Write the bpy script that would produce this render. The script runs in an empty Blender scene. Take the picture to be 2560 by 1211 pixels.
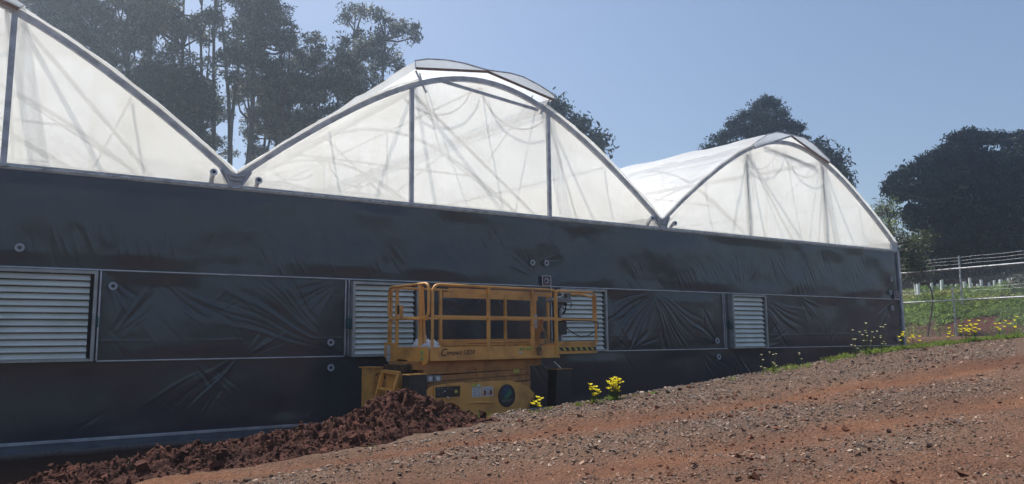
import bpy, bmesh, math, random
import numpy as np
from mathutils import Vector, Matrix
R = math.radians
S = bpy.context.scene
COL = S.collection
random.seed(7); RNG = np.random.default_rng(7)

# ------------------------------------------------------------------ camera, sky, sun, exposure
YAW, PITCH, ROLL = .573856806, .131340374, -.0115361811
CAM = Vector((-2.89326, -12.9382, 1.29588))
fw = Vector((math.sin(YAW)*math.cos(PITCH), math.cos(YAW)*math.cos(PITCH), math.sin(PITCH)))
rt = Vector((math.cos(YAW), -math.sin(YAW), 0)); up = rt.cross(fw)
rt2 = rt*math.cos(ROLL)+up*math.sin(ROLL); up2 = -rt*math.sin(ROLL)+up*math.cos(ROLL)
cd = bpy.data.cameras.new('camera'); cam = bpy.data.objects.new('camera', cd); COL.objects.link(cam)
cd.sensor_width = 36; cd.lens = 1908.94/2560*36; cd.clip_start = .05; cd.clip_end = 8000
cam.matrix_world = Matrix(((rt2.x, up2.x, -fw.x, CAM.x), (rt2.y, up2.y, -fw.y, CAM.y), (rt2.z, up2.z, -fw.z, CAM.z), (0, 0, 0, 1)))
S.camera = cam
SUN_AZ, SUN_EL = R(-18), R(58.5)          # azimuth from +Y towards +X (negative: to the left)
W = bpy.data.worlds.new('World'); S.world = W; W.use_nodes = True
nt = W.node_tree; bg = nt.nodes['Background']
sky = nt.nodes.new('ShaderNodeTexSky'); sky.sky_type = 'NISHITA'; sky.sun_disc = False
sky.sun_elevation = SUN_EL; sky.sun_rotation = SUN_AZ
sky.air_density = 1.0; sky.dust_density = 2.4; sky.ozone_density = .7; sky.altitude = 600
nt.links.new(sky.outputs[0], bg.inputs[0]); bg.inputs[1].default_value = .105
sd = bpy.data.lights.new('sun', 'SUN'); sd.energy = 5.0; sd.angle = R(.5); sd.color = (1, .95, .87)
sun = bpy.data.objects.new('sun', sd); COL.objects.link(sun)
sv = Vector((math.sin(SUN_AZ)*math.cos(SUN_EL), math.cos(SUN_AZ)*math.cos(SUN_EL), math.sin(SUN_EL)))
sun.rotation_euler = sv.to_track_quat('Z', 'Y').to_euler(); sun.location = (0, 0, 60)
S.view_settings.view_transform = 'Standard'; S.view_settings.look = 'None'
S.view_settings.exposure = .4; S.view_settings.gamma = 1
S.cycles.max_bounces = 10; S.cycles.transparent_max_bounces = 24; S.cycles.transmission_bounces = 8
S.cycles.volume_bounces = 1; S.cycles.caustics_reflective = False
S.cycles.sample_clamp_indirect = 6

# ------------------------------------------------------------------ helpers
def raydir(px, py):
    return fw + rt2*((px-1280)/1908.94) - up2*((py-605.5)/1908.94)
def atY(px, py, Y=0.):
    d = raydir(px, py); return CAM + d*((Y-CAM.y)/d.y)
def atD(px, py, D):
    return CAM + raydir(px, py)*D

class MB:
    """collects shapes into one mesh"""
    def __init__(s): s.v = []; s.f = []
    def add(s, vs, fs):
        o = len(s.v); s.v += [tuple(v) for v in vs]; s.f += [tuple(i+o for i in f) for f in fs]; return s
    def box(s, a, b, ch=0.):
        x0, y0, z0 = a; x1, y1, z1 = b
        if ch <= 0:
            return s.add([(x0,y0,z0),(x1,y0,z0),(x1,y1,z0),(x0,y1,z0),(x0,y0,z1),(x1,y0,z1),(x1,y1,z1),(x0,y1,z1)],
                         [(0,3,2,1),(4,5,6,7),(0,1,5,4),(1,2,6,5),(2,3,7,6),(3,0,4,7)])
        bm = bmesh.new(); bmesh.ops.create_cube(bm, size=1)
        for v in bm.verts: v.co = Vector(((x0+x1)/2+v.co.x*(x1-x0), (y0+y1)/2+v.co.y*(y1-y0), (z0+z1)/2+v.co.z*(z1-z0)))
        bmesh.ops.bevel(bm, geom=bm.edges[:], offset=ch, segments=2, affect='EDGES', profile=.6)
        bm.verts.index_update(); s.add([v.co[:] for v in bm.verts], [[v.index for v in f.verts] for f in bm.faces]); bm.free(); return s
    def bar(s, p, q, w, h=None, upv=(0,0,1)):
        p = Vector(p); q = Vector(q); h = h or w; d = (q-p).normalized(); u0 = Vector(upv)
        if abs(d.dot(u0)) > .98: u0 = Vector((0,1,0)) if abs(d.y) < .9 else Vector((1,0,0))
        a = d.cross(u0).normalized(); b = a.cross(d)
        vs = [c + a*i*w/2 + b*j*h/2 for c in (p, q) for i, j in ((-1,-1),(1,-1),(1,1),(-1,1))]
        return s.add(vs, [(0,1,2,3)[::-1],(4,5,6,7),(0,4,5,1)[::-1],(1,5,6,2)[::-1],(2,6,7,3)[::-1],(3,7,4,0)[::-1]])
    def tube(s, pts, r, n=8, closed=False, cap=True):
        pts = [Vector(p) for p in pts]; rs = r if isinstance(r, (list, tuple)) else [r]*len(pts)
        m = len(pts); prev = None; rings = []
        for i, p in enumerate(pts):
            if closed: t = (pts[(i+1) % m]-pts[i-1]).normalized()
            else: t = (pts[min(i+1, m-1)]-pts[max(i-1, 0)]).normalized()
            if prev is None:
                a = t.cross(Vector((0,0,1)));
                if a.length < .05: a = t.cross(Vector((1,0,0)))
                a.normalize()
            else:
                a = prev - t*prev.dot(t); a.normalize()
            prev = a; b = t.cross(a)
            rings.append([p + (a*math.cos(2*math.pi*k/n)+b*math.sin(2*math.pi*k/n))*rs[i] for k in range(n)])
        vs = [v for r_ in rings for v in r_]; fs = []
        for i in range(m if closed else m-1):
            j = (i+1) % m
            for k in range(n): fs.append((i*n+k, i*n+(k+1) % n, j*n+(k+1) % n, j*n+k))
        if not closed and cap: fs += [tuple(range(n))[::-1], tuple((m-1)*n+k for k in range(n))]
        return s.add(vs, fs)
    def poly(s, outline, t, o=(0,0,0), U=(1,0,0), V=(0,0,1)):
        """flat plate: outline (u,v) extruded t along -normal(U x V) side"""
        U = Vector(U); V = Vector(V); N = U.cross(V).normalized(); o = Vector(o); n = len(outline)
        a = [o+U*u+V*v for u, v in outline]; b = [p-N*t for p in a]
        return s.add(a+b, [tuple(range(n)), tuple(range(n, 2*n))[::-1]] + [(i, i+n, (i+1) % n+n, (i+1) % n) for i in range(n)])
    def build(s, name, m, parent=None, smooth=False, M=None):
        me = bpy.data.meshes.new(name); v = s.v if M is None else [tuple(M @ Vector(p)) for p in s.v]
        me.from_pydata(v, [], s.f); me.materials.append(m); me.validate()
        o = bpy.data.objects.new(name, me); COL.objects.link(o)
        if smooth:
            me.polygons.foreach_set('use_smooth', [True]*len(me.polygons))
            if hasattr(me, 'set_sharp_from_angle'): me.set_sharp_from_angle(angle=R(40))
        if parent: o.parent = parent
        return o

def npmesh(name, verts, faces, m, parent=None, smooth=True, cols=None, attr='tint', fcols=None):
    """verts Nx3, faces MxK (same K)"""
    me = bpy.data.meshes.new(name); verts = np.asarray(verts, np.float32); faces = np.asarray(faces, np.int32)
    K = faces.shape[1]; n = len(faces)
    me.vertices.add(len(verts)); me.vertices.foreach_set('co', verts.ravel())
    me.loops.add(n*K); me.loops.foreach_set('vertex_index', faces.ravel())
    me.polygons.add(n); me.polygons.foreach_set('loop_start', np.arange(0, n*K, K, dtype=np.int32))
    me.polygons.foreach_set('loop_total', np.full(n, K, np.int32))
    me.polygons.foreach_set('use_smooth', np.full(n, smooth))
    if cols is not None:
        a = me.attributes.new(attr, 'FLOAT_COLOR', 'POINT'); c = np.ones((len(verts), 4), np.float32); c[:, :3] = cols
        a.data.foreach_set('color', c.ravel())
    me.update(calc_edges=True); me.materials.append(m)
    o = bpy.data.objects.new(name, me); COL.objects.link(o)
    if parent: o.parent = parent
    return o
def gridfaces(nx, ny):
    i = np.arange((nx-1)*(ny-1)); a = (i//(ny-1))*ny + i % (ny-1)
    return np.stack([a, a+ny, a+ny+1, a+1], 1)
def tag(o, label=None, cat=None, group=None, kind=None):
    if label: o['label'] = label
    if cat: o['category'] = cat
    if group: o['group'] = group
    if kind: o['kind'] = kind
    return o
def thing(name, loc, label, cat, group=None, rz=0):
    o = bpy.data.objects.new(name, None); COL.objects.link(o); o.location = loc; o.rotation_euler.z = rz
    o.empty_display_size = .2
    return tag(o, label, cat, group)
def settle(root):
    """keep children where they were built (world coords) under a moved root"""
    bpy.context.view_layer.update()
    inv = root.matrix_world.inverted()
    for c in root.children: c.matrix_parent_inverse = inv
# value noise
def vnoise(x, y, seed=0):
    x = np.asarray(x, float); y = np.asarray(y, float)
    xi = np.floor(x).astype(np.int64); yi = np.floor(y).astype(np.int64); xf = x-xi; yf = y-yi
    def h(a, b):
        n = (a*374761393 + b*668265263 + seed*974634777) & 0xffffffff
        n = ((n ^ (n >> 13))*1274126177) & 0xffffffff
        return ((n ^ (n >> 16)) & 0xffff)/65535.*2-1
    u = xf*xf*(3-2*xf); v = yf*yf*(3-2*yf)
    return (h(xi, yi)*(1-u)+h(xi+1, yi)*u)*(1-v)+(h(xi, yi+1)*(1-u)+h(xi+1, yi+1)*u)*v
def fbm(x, y, o=4, seed=0, g=.5):
    s = 0; a = 1
    for k in range(o): s = s + a*vnoise(x*2**k+17*k, y*2**k-9*k, seed+k); a *= g
    return s
def sstep(a, b, x): t = np.clip((x-a)/(b-a), 0, 1); return t*t*(3-2*t)

# ------------------------------------------------------------------ materials
def mat(name, col, rough=.6, metal=0., col2=None, nscale=3., detail=5, bump=0., bscale=30., rvar=0., spec=.5, thr=(.4, .65)):
    m = bpy.data.materials.new(name); m.use_nodes = True; t = m.node_tree; N = t.nodes; L = t.links
    b = N['Principled BSDF']; b.inputs['Roughness'].default_value = rough; b.inputs['Metallic'].default_value = metal
    b.inputs['Specular IOR Level'].default_value = spec
    tc = N.new('ShaderNodeTexCoord')
    if col2 is None: col2 = tuple(c*.75 for c in col)
    no = N.new('ShaderNodeTexNoise'); no.inputs['Scale'].default_value = nscale; no.inputs['Detail'].default_value = detail
    L.new(tc.outputs['Object'], no.inputs['Vector'])
    mr = N.new('ShaderNodeMapRange'); mr.inputs[1].default_value = thr[0]; mr.inputs[2].default_value = thr[1]; L.new(no.outputs['Fac'], mr.inputs[0])
    mx = N.new('ShaderNodeMix'); mx.data_type = 'RGBA'; mx.inputs[6].default_value = (*col, 1); mx.inputs[7].default_value = (*col2, 1)
    L.new(mr.outputs[0], mx.inputs[0]); L.new(mx.outputs[2], b.inputs['Base Color'])
    if rvar:
        m2 = N.new('ShaderNodeMapRange'); m2.inputs[3].default_value = rough-rvar; m2.inputs[4].default_value = rough+rvar
        L.new(no.outputs['Fac'], m2.inputs[0]); L.new(m2.outputs[0], b.inputs['Roughness'])
    if bump:
        n2 = N.new('ShaderNodeTexNoise'); n2.inputs['Scale'].default_value = bscale; n2.inputs['Detail'].default_value = 4
        L.new(tc.outputs['Object'], n2.inputs['Vector']); bp = N.new('ShaderNodeBump'); bp.inputs['Strength'].default_value = bump
        bp.inputs['Distance'].default_value = .02; L.new(n2.outputs['Fac'], bp.inputs['Height']); L.new(bp.outputs[0], b.inputs['Normal'])
    return m
def film_mat(name, trans, refl, clear, rough, dirt=(.88, .87, .83)):
    """milky plastic: translucent + a little clear + glossy"""
    m = bpy.data.materials.new(name); m.use_nodes = True; t = m.node_tree; N = t.nodes; L = t.links
    N.remove(N['Principled BSDF']); out = N['Material Output']; tc = N.new('ShaderNodeTexCoord')
    no = N.new('ShaderNodeTexNoise'); no.inputs['Scale'].default_value = .9; no.inputs['Detail'].default_value = 6; L.new(tc.outputs['Object'], no.inputs[0])
    mr = N.new('ShaderNodeMapRange'); mr.inputs[1].default_value = .35; mr.inputs[2].default_value = .75; L.new(no.outputs['Fac'], mr.inputs[0])
    mx = N.new('ShaderNodeMix'); mx.data_type = 'RGBA'; mx.inputs[6].default_value = (*trans, 1)
    mx.inputs[7].default_value = (*[a*b for a, b in zip(trans, dirt)], 1); L.new(mr.outputs[0], mx.inputs[0])
    tl = N.new('ShaderNodeBsdfTranslucent'); L.new(mx.outputs[2], tl.inputs[0])
    df = N.new('ShaderNodeBsdfDiffuse'); df.inputs[0].default_value = (*refl, 1)
    tp = N.new('ShaderNodeBsdfTransparent'); tp.inputs[0].default_value = (1, 1, 1, 1)
    gl = N.new('ShaderNodeBsdfGlossy'); gl.inputs['Roughness'].default_value = rough
    m1 = N.new('ShaderNodeMixShader'); m1.inputs[0].default_value = .12; L.new(tl.outputs[0], m1.inputs[1]); L.new(df.outputs[0], m1.inputs[2])
    m2 = N.new('ShaderNodeMixShader'); m2.inputs[0].default_value = clear; L.new(m1.outputs[0], m2.inputs[1]); L.new(tp.outputs[0], m2.inputs[2])
    m3 = N.new('ShaderNodeMixShader'); lw = N.new('ShaderNodeLayerWeight'); pw = N.new('ShaderNodeMath'); pw.operation = 'POWER'; pw.inputs[1].default_value = 5
    L.new(lw.outputs['Facing'], pw.inputs[0]); fr = N.new('ShaderNodeMapRange'); fr.inputs[3].default_value = .04; fr.inputs[4].default_value = .8; L.new(pw.outputs[0], fr.inputs[0])
    L.new(fr.outputs[0], m3.inputs[0]); L.new(m2.outputs[0], m3.inputs[1]); L.new(gl.outputs[0], m3.inputs[2])
    L.new(m3.outputs[0], out.inputs[0])
    n2 = N.new('ShaderNodeTexNoise'); n2.inputs['Scale'].default_value = 6; n2.inputs['Detail'].default_value = 3; L.new(tc.outputs['Object'], n2.inputs[0])
    bp = N.new('ShaderNodeBump'); bp.inputs['Strength'].default_value = .25; bp.inputs['Distance'].default_value = .03
    L.new(n2.outputs['Fac'], bp.inputs['Height'])
    for s_ in (gl, tl, df): L.new(bp.outputs[0], s_.inputs['Normal'])
    return m
def attr_mat(name, rough=.9, bump=0., bscale=60., spec=.3, transl=0., mul=(1, 1, 1)):
    m = bpy.data.materials.new(name); m.use_nodes = True; t = m.node_tree; N = t.nodes; L = t.links
    b = N['Principled BSDF']; b.inputs['Roughness'].default_value = rough; b.inputs['Specular IOR Level'].default_value = spec
    at = N.new('ShaderNodeAttribute'); at.attribute_name = 'tint'; src = at.outputs['Color']
    if mul != (1, 1, 1):
        mm = N.new('ShaderNodeMix'); mm.data_type = 'RGBA'; mm.blend_type = 'MULTIPLY'; mm.inputs[0].default_value = 1
        mm.inputs[7].default_value = (*mul, 1); L.new(src, mm.inputs[6]); src = mm.outputs[2]
    L.new(src, b.inputs['Base Color'])
    if bump:
        tc = N.new('ShaderNodeTexCoord'); n2 = N.new('ShaderNodeTexNoise'); n2.inputs['Scale'].default_value = bscale; n2.inputs['Detail'].default_value = 5
        n2.inputs['Roughness'].default_value = .65
        L.new(tc.outputs['Object'], n2.inputs['Vector']); bp = N.new('ShaderNodeBump'); bp.inputs['Strength'].default_value = bump
        bp.inputs['Distance'].default_value = .02; L.new(n2.outputs['Fac'], bp.inputs['Height']); L.new(bp.outputs[0], b.inputs['Normal'])
    if transl:
        tl = N.new('ShaderNodeBsdfTranslucent'); L.new(src, tl.inputs[0]); ms = N.new('ShaderNodeMixShader'); ms.inputs[0].default_value = transl
        L.new(b.outputs[0], ms.inputs[1]); L.new(tl.outputs[0], ms.inputs[2]); L.new(ms.outputs[0], N['Material Output'].inputs[0])
    return m
def petal_mat(c):
    m = bpy.data.materials.new('petal'); m.use_nodes = True; t = m.node_tree; b = t.nodes['Principled BSDF']; b.inputs['Roughness'].default_value = .6
    no = t.nodes.new('ShaderNodeTexNoise'); no.inputs['Scale'].default_value = 60; cr = t.nodes.new('ShaderNodeMix'); cr.data_type = 'RGBA'
    cr.inputs[6].default_value = (*c, 1); cr.inputs[7].default_value = (*[x*.75 for x in c], 1); t.links.new(no.outputs['Fac'], cr.inputs[0])
    tl = t.nodes.new('ShaderNodeBsdfTranslucent'); ms = t.nodes.new('ShaderNodeMixShader'); ms.inputs[0].default_value = .55
    t.links.new(cr.outputs[2], b.inputs['Base Color']); t.links.new(cr.outputs[2], tl.inputs[0]); t.links.new(b.outputs[0], ms.inputs[1]); t.links.new(tl.outputs[0], ms.inputs[2])
    t.links.new(ms.outputs[0], t.nodes['Material Output'].inputs[0]); return m
M = dict(
    galv=mat('galvanised_steel', (.56, .57, .61), .5, .2, (.38, .39, .43), 6, rvar=.12),
    galv_l=mat('light_galvanised', (.7, .71, .73), .4, .5, (.36, .38, .40), 8, rvar=.1),
    alu=mat('aluminium_rail', (.55, .57, .62), .35, .6, (.4, .42, .46), 5),
    rust=mat('primer_brown_bar', (.26, .12, .06), .7, 0, (.18, .09, .05), 8),
    roof=film_mat('white_roof_film', (.96, .96, .94), (.8, .81, .83), .36, .35),
    gable=film_mat('milky_gable_film', (.90, .89, .86), (.6, .62, .65), .24, .3),
    flap=film_mat('vent_film', (.55, .6, .68), (.6, .64, .7), .05, .4),
    slat=mat('louvre_slat', (.9, .92, .86), .33, .1, (.76, .79, .72), 2.2, rvar=.08),
    frame=mat('louvre_frame', (.45, .46, .45), .5, .3, (.34, .34, .33), 5),
    liner=mat('white_liner', (.8, .8, .78), .6, 0, (.7, .7, .68), 2),
    dark=mat('dark_gap', (.012, .013, .016), .7),
    teal=mat('teal_motor', (.01, .10, .11), .5, 0, (.01, .06, .07), 9),
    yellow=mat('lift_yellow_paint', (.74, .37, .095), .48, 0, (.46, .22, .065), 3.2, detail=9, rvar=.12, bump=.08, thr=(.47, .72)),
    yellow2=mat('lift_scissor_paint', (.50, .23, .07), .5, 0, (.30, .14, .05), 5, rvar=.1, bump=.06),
    black=mat('black_plastic', (.018, .02, .023), .5, 0, (.03, .03, .032), 8),
    rubber=mat('rubber', (.02, .02, .02), .85),
    white=mat('white_label', (.6, .62, .62), .5, 0, (.5, .5, .5), 20),
    ylabel=mat('yellow_label', (.55, .52, .08), .5, 0, (.4, .38, .08), 30),
    red=mat('red_label', (.35, .05, .03), .5),
    orange=mat('orange_plastic', (.45, .13, .03), .6),
    grey=mat('grey_plastic', (.22, .23, .25), .5),
    ink=mat('black_ink', (.02, .015, .015), .5),
    ring=mat('washer_grey', (.42, .45, .5), .5, 0, (.33, .35, .4), 20),
    maroon=mat('maroon_sign', (.13, .03, .035), .5, 0, (.09, .025, .03), 20),
    conc=mat('concrete_plinth', (.12, .135, .165), .7, 0, (.08, .09, .11), 5, bump=.2),
    bag=mat('white_bag', (.75, .76, .8), .45, 0, (.62, .63, .68), 8),
    rope=mat('hemp_rope', (.22, .16, .09), .9, 0, (.14, .1, .06), 30),
    blue=mat('blue_logo', (.03, .13, .32), .5), green=mat('green_logo', (.08, .33, .2), .5),
    bark=mat('eucalypt_bark', (.10, .085, .07), .9, 0, (.055, .045, .04), 2, bump=.5, bscale=6),
    leaf=attr_mat('leaf', .55, transl=.22, spec=.4),
    leafg=attr_mat('gum_leaf', .55, transl=.38, spec=.35),
    grassm=attr_mat('grass_blade', .6, transl=.5, spec=.3),
    leafd=attr_mat('dark_leaf', .8, transl=.04, spec=.08),
    petal=petal_mat((.95, .84, .02)),
    petalw=petal_mat((.72, .70, .42)),
    guard=mat('tree_guard_plastic', (.85, .88, .85), .5, 0, (.7, .74, .7), 4),
    stone=attr_mat('stone', .8, .35, 70, spec=.4),
    soil=attr_mat('soil', .95, 1.0, 34, spec=.15),
)
# dark glossy cladding film
def cladding():
    m = bpy.data.materials.new('dark_cladding_film'); m.use_nodes = True; t = m.node_tree; N = t.nodes; L = t.links
    b = N['Principled BSDF']; tc = N.new('ShaderNodeTexCoord')
    no = N.new('ShaderNodeTexNoise'); no.inputs['Scale'].default_value = .8; no.inputs['Detail'].default_value = 7; no.inputs['Roughness'].default_value = .6
    L.new(tc.outputs['Object'], no.inputs[0]); mr = N.new('ShaderNodeMapRange'); mr.inputs[1].default_value = .42; mr.inputs[2].default_value = .72; L.new(no.outputs['Fac'], mr.inputs[0])
    mx = N.new('ShaderNodeMix'); mx.data_type = 'RGBA'; mx.inputs[6].default_value = (.043, .050, .066, 1); mx.inputs[7].default_value = (.066, .069, .078, 1)
    L.new(mr.outputs[0], mx.inputs[0]); L.new(mx.outputs[2], b.inputs['Base Color'])
    r = N.new('ShaderNodeMapRange'); r.inputs[3].default_value = .10; r.inputs[4].default_value = .27; L.new(no.outputs['Fac'], r.inputs[0]); L.new(r.outputs[0], b.inputs['Roughness'])
    n2 = N.new('ShaderNodeTexNoise'); n2.inputs['Scale'].default_value = 9; n2.inputs['Detail'].default_value = 3; L.new(tc.outputs['Object'], n2.inputs[0])
    bp = N.new('ShaderNodeBump'); bp.inputs['Strength'].default_value = .06; bp.inputs['Distance'].default_value = .03
    L.new(n2.outputs['Fac'], bp.inputs['Height']); L.new(bp.outputs[0], b.inputs['Normal'])
    b.inputs['Specular IOR Level'].default_value = .55
    return m
M['clad'] = cladding()
def ground_mat():
    m = bpy.data.materials.new('ground_soil'); m.use_nodes = True; t = m.node_tree; N = t.nodes; L = t.links
    b = N['Principled BSDF']; b.inputs['Roughness'].default_value = .95; b.inputs['Specular IOR Level'].default_value = .15
    tc = N.new('ShaderNodeTexCoord'); at = N.new('ShaderNodeAttribute'); at.attribute_name = 'tint'
    n1 = N.new('ShaderNodeTexNoise'); n1.inputs['Scale'].default_value = 26; n1.inputs['Detail'].default_value = 8; n1.inputs['Roughness'].default_value = .7; L.new(tc.outputs['Object'], n1.inputs[0])
    m1 = N.new('ShaderNodeMapRange'); m1.inputs[1].default_value = .3; m1.inputs[2].default_value = .72; m1.inputs[3].default_value = .45; m1.inputs[4].default_value = 1.35; L.new(n1.outputs['Fac'], m1.inputs[0])
    vs = N.new('ShaderNodeVectorMath'); vs.operation = 'SCALE'; L.new(at.outputs['Color'], vs.inputs[0]); L.new(m1.outputs[0], vs.inputs['Scale'])
    L.new(vs.outputs[0], b.inputs['Base Color'])
    vo = N.new('ShaderNodeTexVoronoi'); vo.inputs['Scale'].default_value = 42; L.new(tc.outputs['Object'], vo.inputs['Vector'])
    ad = N.new('ShaderNodeMath'); ad.operation = 'ADD'; L.new(n1.outputs['Fac'], ad.inputs[0]); L.new(vo.outputs['Distance'], ad.inputs[1])
    bp = N.new('ShaderNodeBump'); bp.inputs['Strength'].default_value = .9; bp.inputs['Distance'].default_value = .02; L.new(ad.outputs[0], bp.inputs['Height']); L.new(bp.outputs[0], b.inputs['Normal'])
    return m
M['ground'] = ground_mat()

# ------------------------------------------------------------------ terrain
PXs = [-40, -3, .3, 2, 4.4, 7.9, 11.2, 14.6, 17.6, 26.5, 30]; PZs = [-.35, -.06, .18, .30, .45, .72, 1.02, 1.20, 1.31, 1.33, 1.36]
def height(X, Y):
    X = np.asarray(X, float); Y = np.asarray(Y, float)
    yard = np.interp(X, PXs, PZs)
    q = Y+.18*X
    rut = -.035*np.exp(-((q+5.3)/.32)**2) - .03*np.exp(-((q+7.4)/.4)**2) + .02*np.exp(-((q+6.3)/.4)**2)
    near = sstep(40, 20, np.abs(X))*sstep(-30, -16, Y)
    yard = yard + near*(rut + .012*fbm(X*2.2, Y*2.2, 3, 5) + .014*fbm(X*9, Y*9, 3, 9))
    pit = np.where(Y > 0, .045*np.clip(Y, 0, 30), -.22) + .02*fbm(X*1.5, Y*1.5, 3, 3)
    right = yard + 1.95*sstep(27.3, 34.5, X) + .35*sstep(34, 60, X)
    right = right + (X > 26)*sstep(26, 28, X)*.08*fbm(X*.7, Y*.7, 4, 11)
    wl = sstep(20.4, 19.3, X); wp = sstep(-3.95, -3.2, Y + .08*vnoise(X*2, Y*0, 4))
    w = wl*wp
    z = right*(1-w) + pit*w
    far = sstep(35, 70, Y)
    z = z*(1-far) + 1.5*far
    back = sstep(-30, -60, Y); z = z*(1-back) + -1.0*back       # land behind the viewer, then the added hills
    return z
def gravelness(X, Y):
    q = Y+.18*X + .22*fbm(X*.6, Y*.8, 4, 21)
    g = .62 + .38*sstep(-4.75, -4.3, q) - .62*np.exp(-((q+5.25)/.30)**2) + .3*np.exp(-((q+6.3)/.35)**2) - .5*np.exp(-((q+7.45)/.42)**2) - .35*np.exp(-((q+9.2)/.5)**2)
    g = g + .22*fbm(X*1.1, Y*1.1, 4, 31)
    return np.clip(g, .02, 1)
def axis(lo, hi, step, far, k=1.18):
    a = list(np.arange(lo, hi+step/2, step)); s = step; x = a[-1]
    while x < far: s *= k; x += s; a.append(x)
    s = step; x = a[0]; b = []
    while x > -far: s *= k; x -= s; b.append(x)
    return np.array(b[::-1]+a)
gx = axis(-5, 24, .065, 3000); gy = axis(-12.6, -3.0, .055, 3000)
GX, GY = np.meshgrid(gx, gy, indexing='ij'); GZ = height(GX, GY)
g = gravelness(GX, GY)[..., None]
red = np.array((.205, .095, .053)); red2 = np.array((.12, .055, .034)); grey = np.array((.135, .095, .072))
n = np.clip(.5+.5*fbm(GX*.9, GY*.9, 4, 41), 0, 1)[..., None]
colr = (red*n + red2*(1-n)); tint = colr*(1-g*.8) + grey*g*.8
pitw = (sstep(20.4, 19.3, GX)*sstep(-4.0, -3.5, GY))[..., None]; tint = tint*(1-pitw) + np.array((.06, .032, .024))*pitw
inside = ((GX > -9.6) & (GX < 19.2) & (GY > .05) & (GY < 30))[..., None]; tint = np.where(inside, np.array((.62, .61, .58)), tint)
bank = (sstep(26.3, 27.5, GX))[..., None]; tint = tint*(1-bank) + np.array((.085, .036, .028))*(.6+.8*n)*bank
farw = (sstep(30, 60, np.hypot(GX, GY)))[..., None]; tint = tint*(1-farw) + np.array((.07, .075, .03))*farw
ground = npmesh('ground', np.stack([GX, GY, GZ], -1).reshape(-1, 3), gridfaces(len(gx), len(gy)), M['ground'], cols=tint.reshape(-1, 3))
tag(ground, kind='structure')

def hgt(x, y): return float(height(x, y))

# unseen hills added round the site to darken the glossy film's reflections
def make_added_hills():
    a = np.linspace(0, 2*np.pi, 361)[:-1]; rr = np.array([240, 300, 380, 500, 700]); prof = np.array([0, .75, 1, .95, .1])
    A, RR = np.meshgrid(a, rr, indexing='ij'); Hh = prof[None, :]*(30+14*fbm(np.cos(A)*3+5, np.sin(A)*3+5, 4, 77)+2.5*fbm(np.cos(A)*40, np.sin(A)*40, 2, 78))
    back = .32+.68*sstep(.3, -.5, np.cos(A))
    P = np.stack([np.sin(A)*RR, np.cos(A)*RR, Hh*back-1], -1)
    P = np.concatenate([P, P[:1]], 0)
    tag(npmesh('added_hills', P.reshape(-1, 3), gridfaces(361, 5)[:, ::-1], mat('added_hill_green', (.03, .045, .022), .95, 0, (.018, .03, .016), .05)), kind='structure')
make_added_hills()

# ------------------------------------------------------------------ greenhouse
WB = 9.6; LEN = 30.; RISE = .045
BAYS = [-9.6, 0., 9.6]
TT = np.array([0, .35, .73, 1.43, 2.3, 3.22, 4.0, 4.8]); TH = np.array([4.06, 4.32, 4.63, 5.20, 5.74, 6.19, 6.48, 6.66])
def archz(t):
    t = np.asarray(t, float); t = np.where(t > 4.8, 9.6-t, t)
    return np.interp(t, TT, TH)
# smooth the profile with a quadratic-ish fit
_c = np.polyfit(np.concatenate([TT, 9.6-TT[:-1]]), np.concatenate([TH, TH[:-1]]), 6)
def archs(t): return np.polyval(_c, np.clip(t, 0, 9.6))
gh = thing('greenhouse', (4.8, 0, 0), 'large three bay plastic greenhouse with white arched roofs above dark glossy film cladding', 'greenhouse')
def lift_y(o):
    me = o.data; n = len(me.vertices); c = np.zeros(n*3, np.float32); me.vertices.foreach_get('co', c); c = c.reshape(-1, 3)
    c[:, 2] += RISE*np.clip(c[:, 1], 0, None); me.vertices.foreach_set('co', c.ravel()); me.update(); return o

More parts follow.
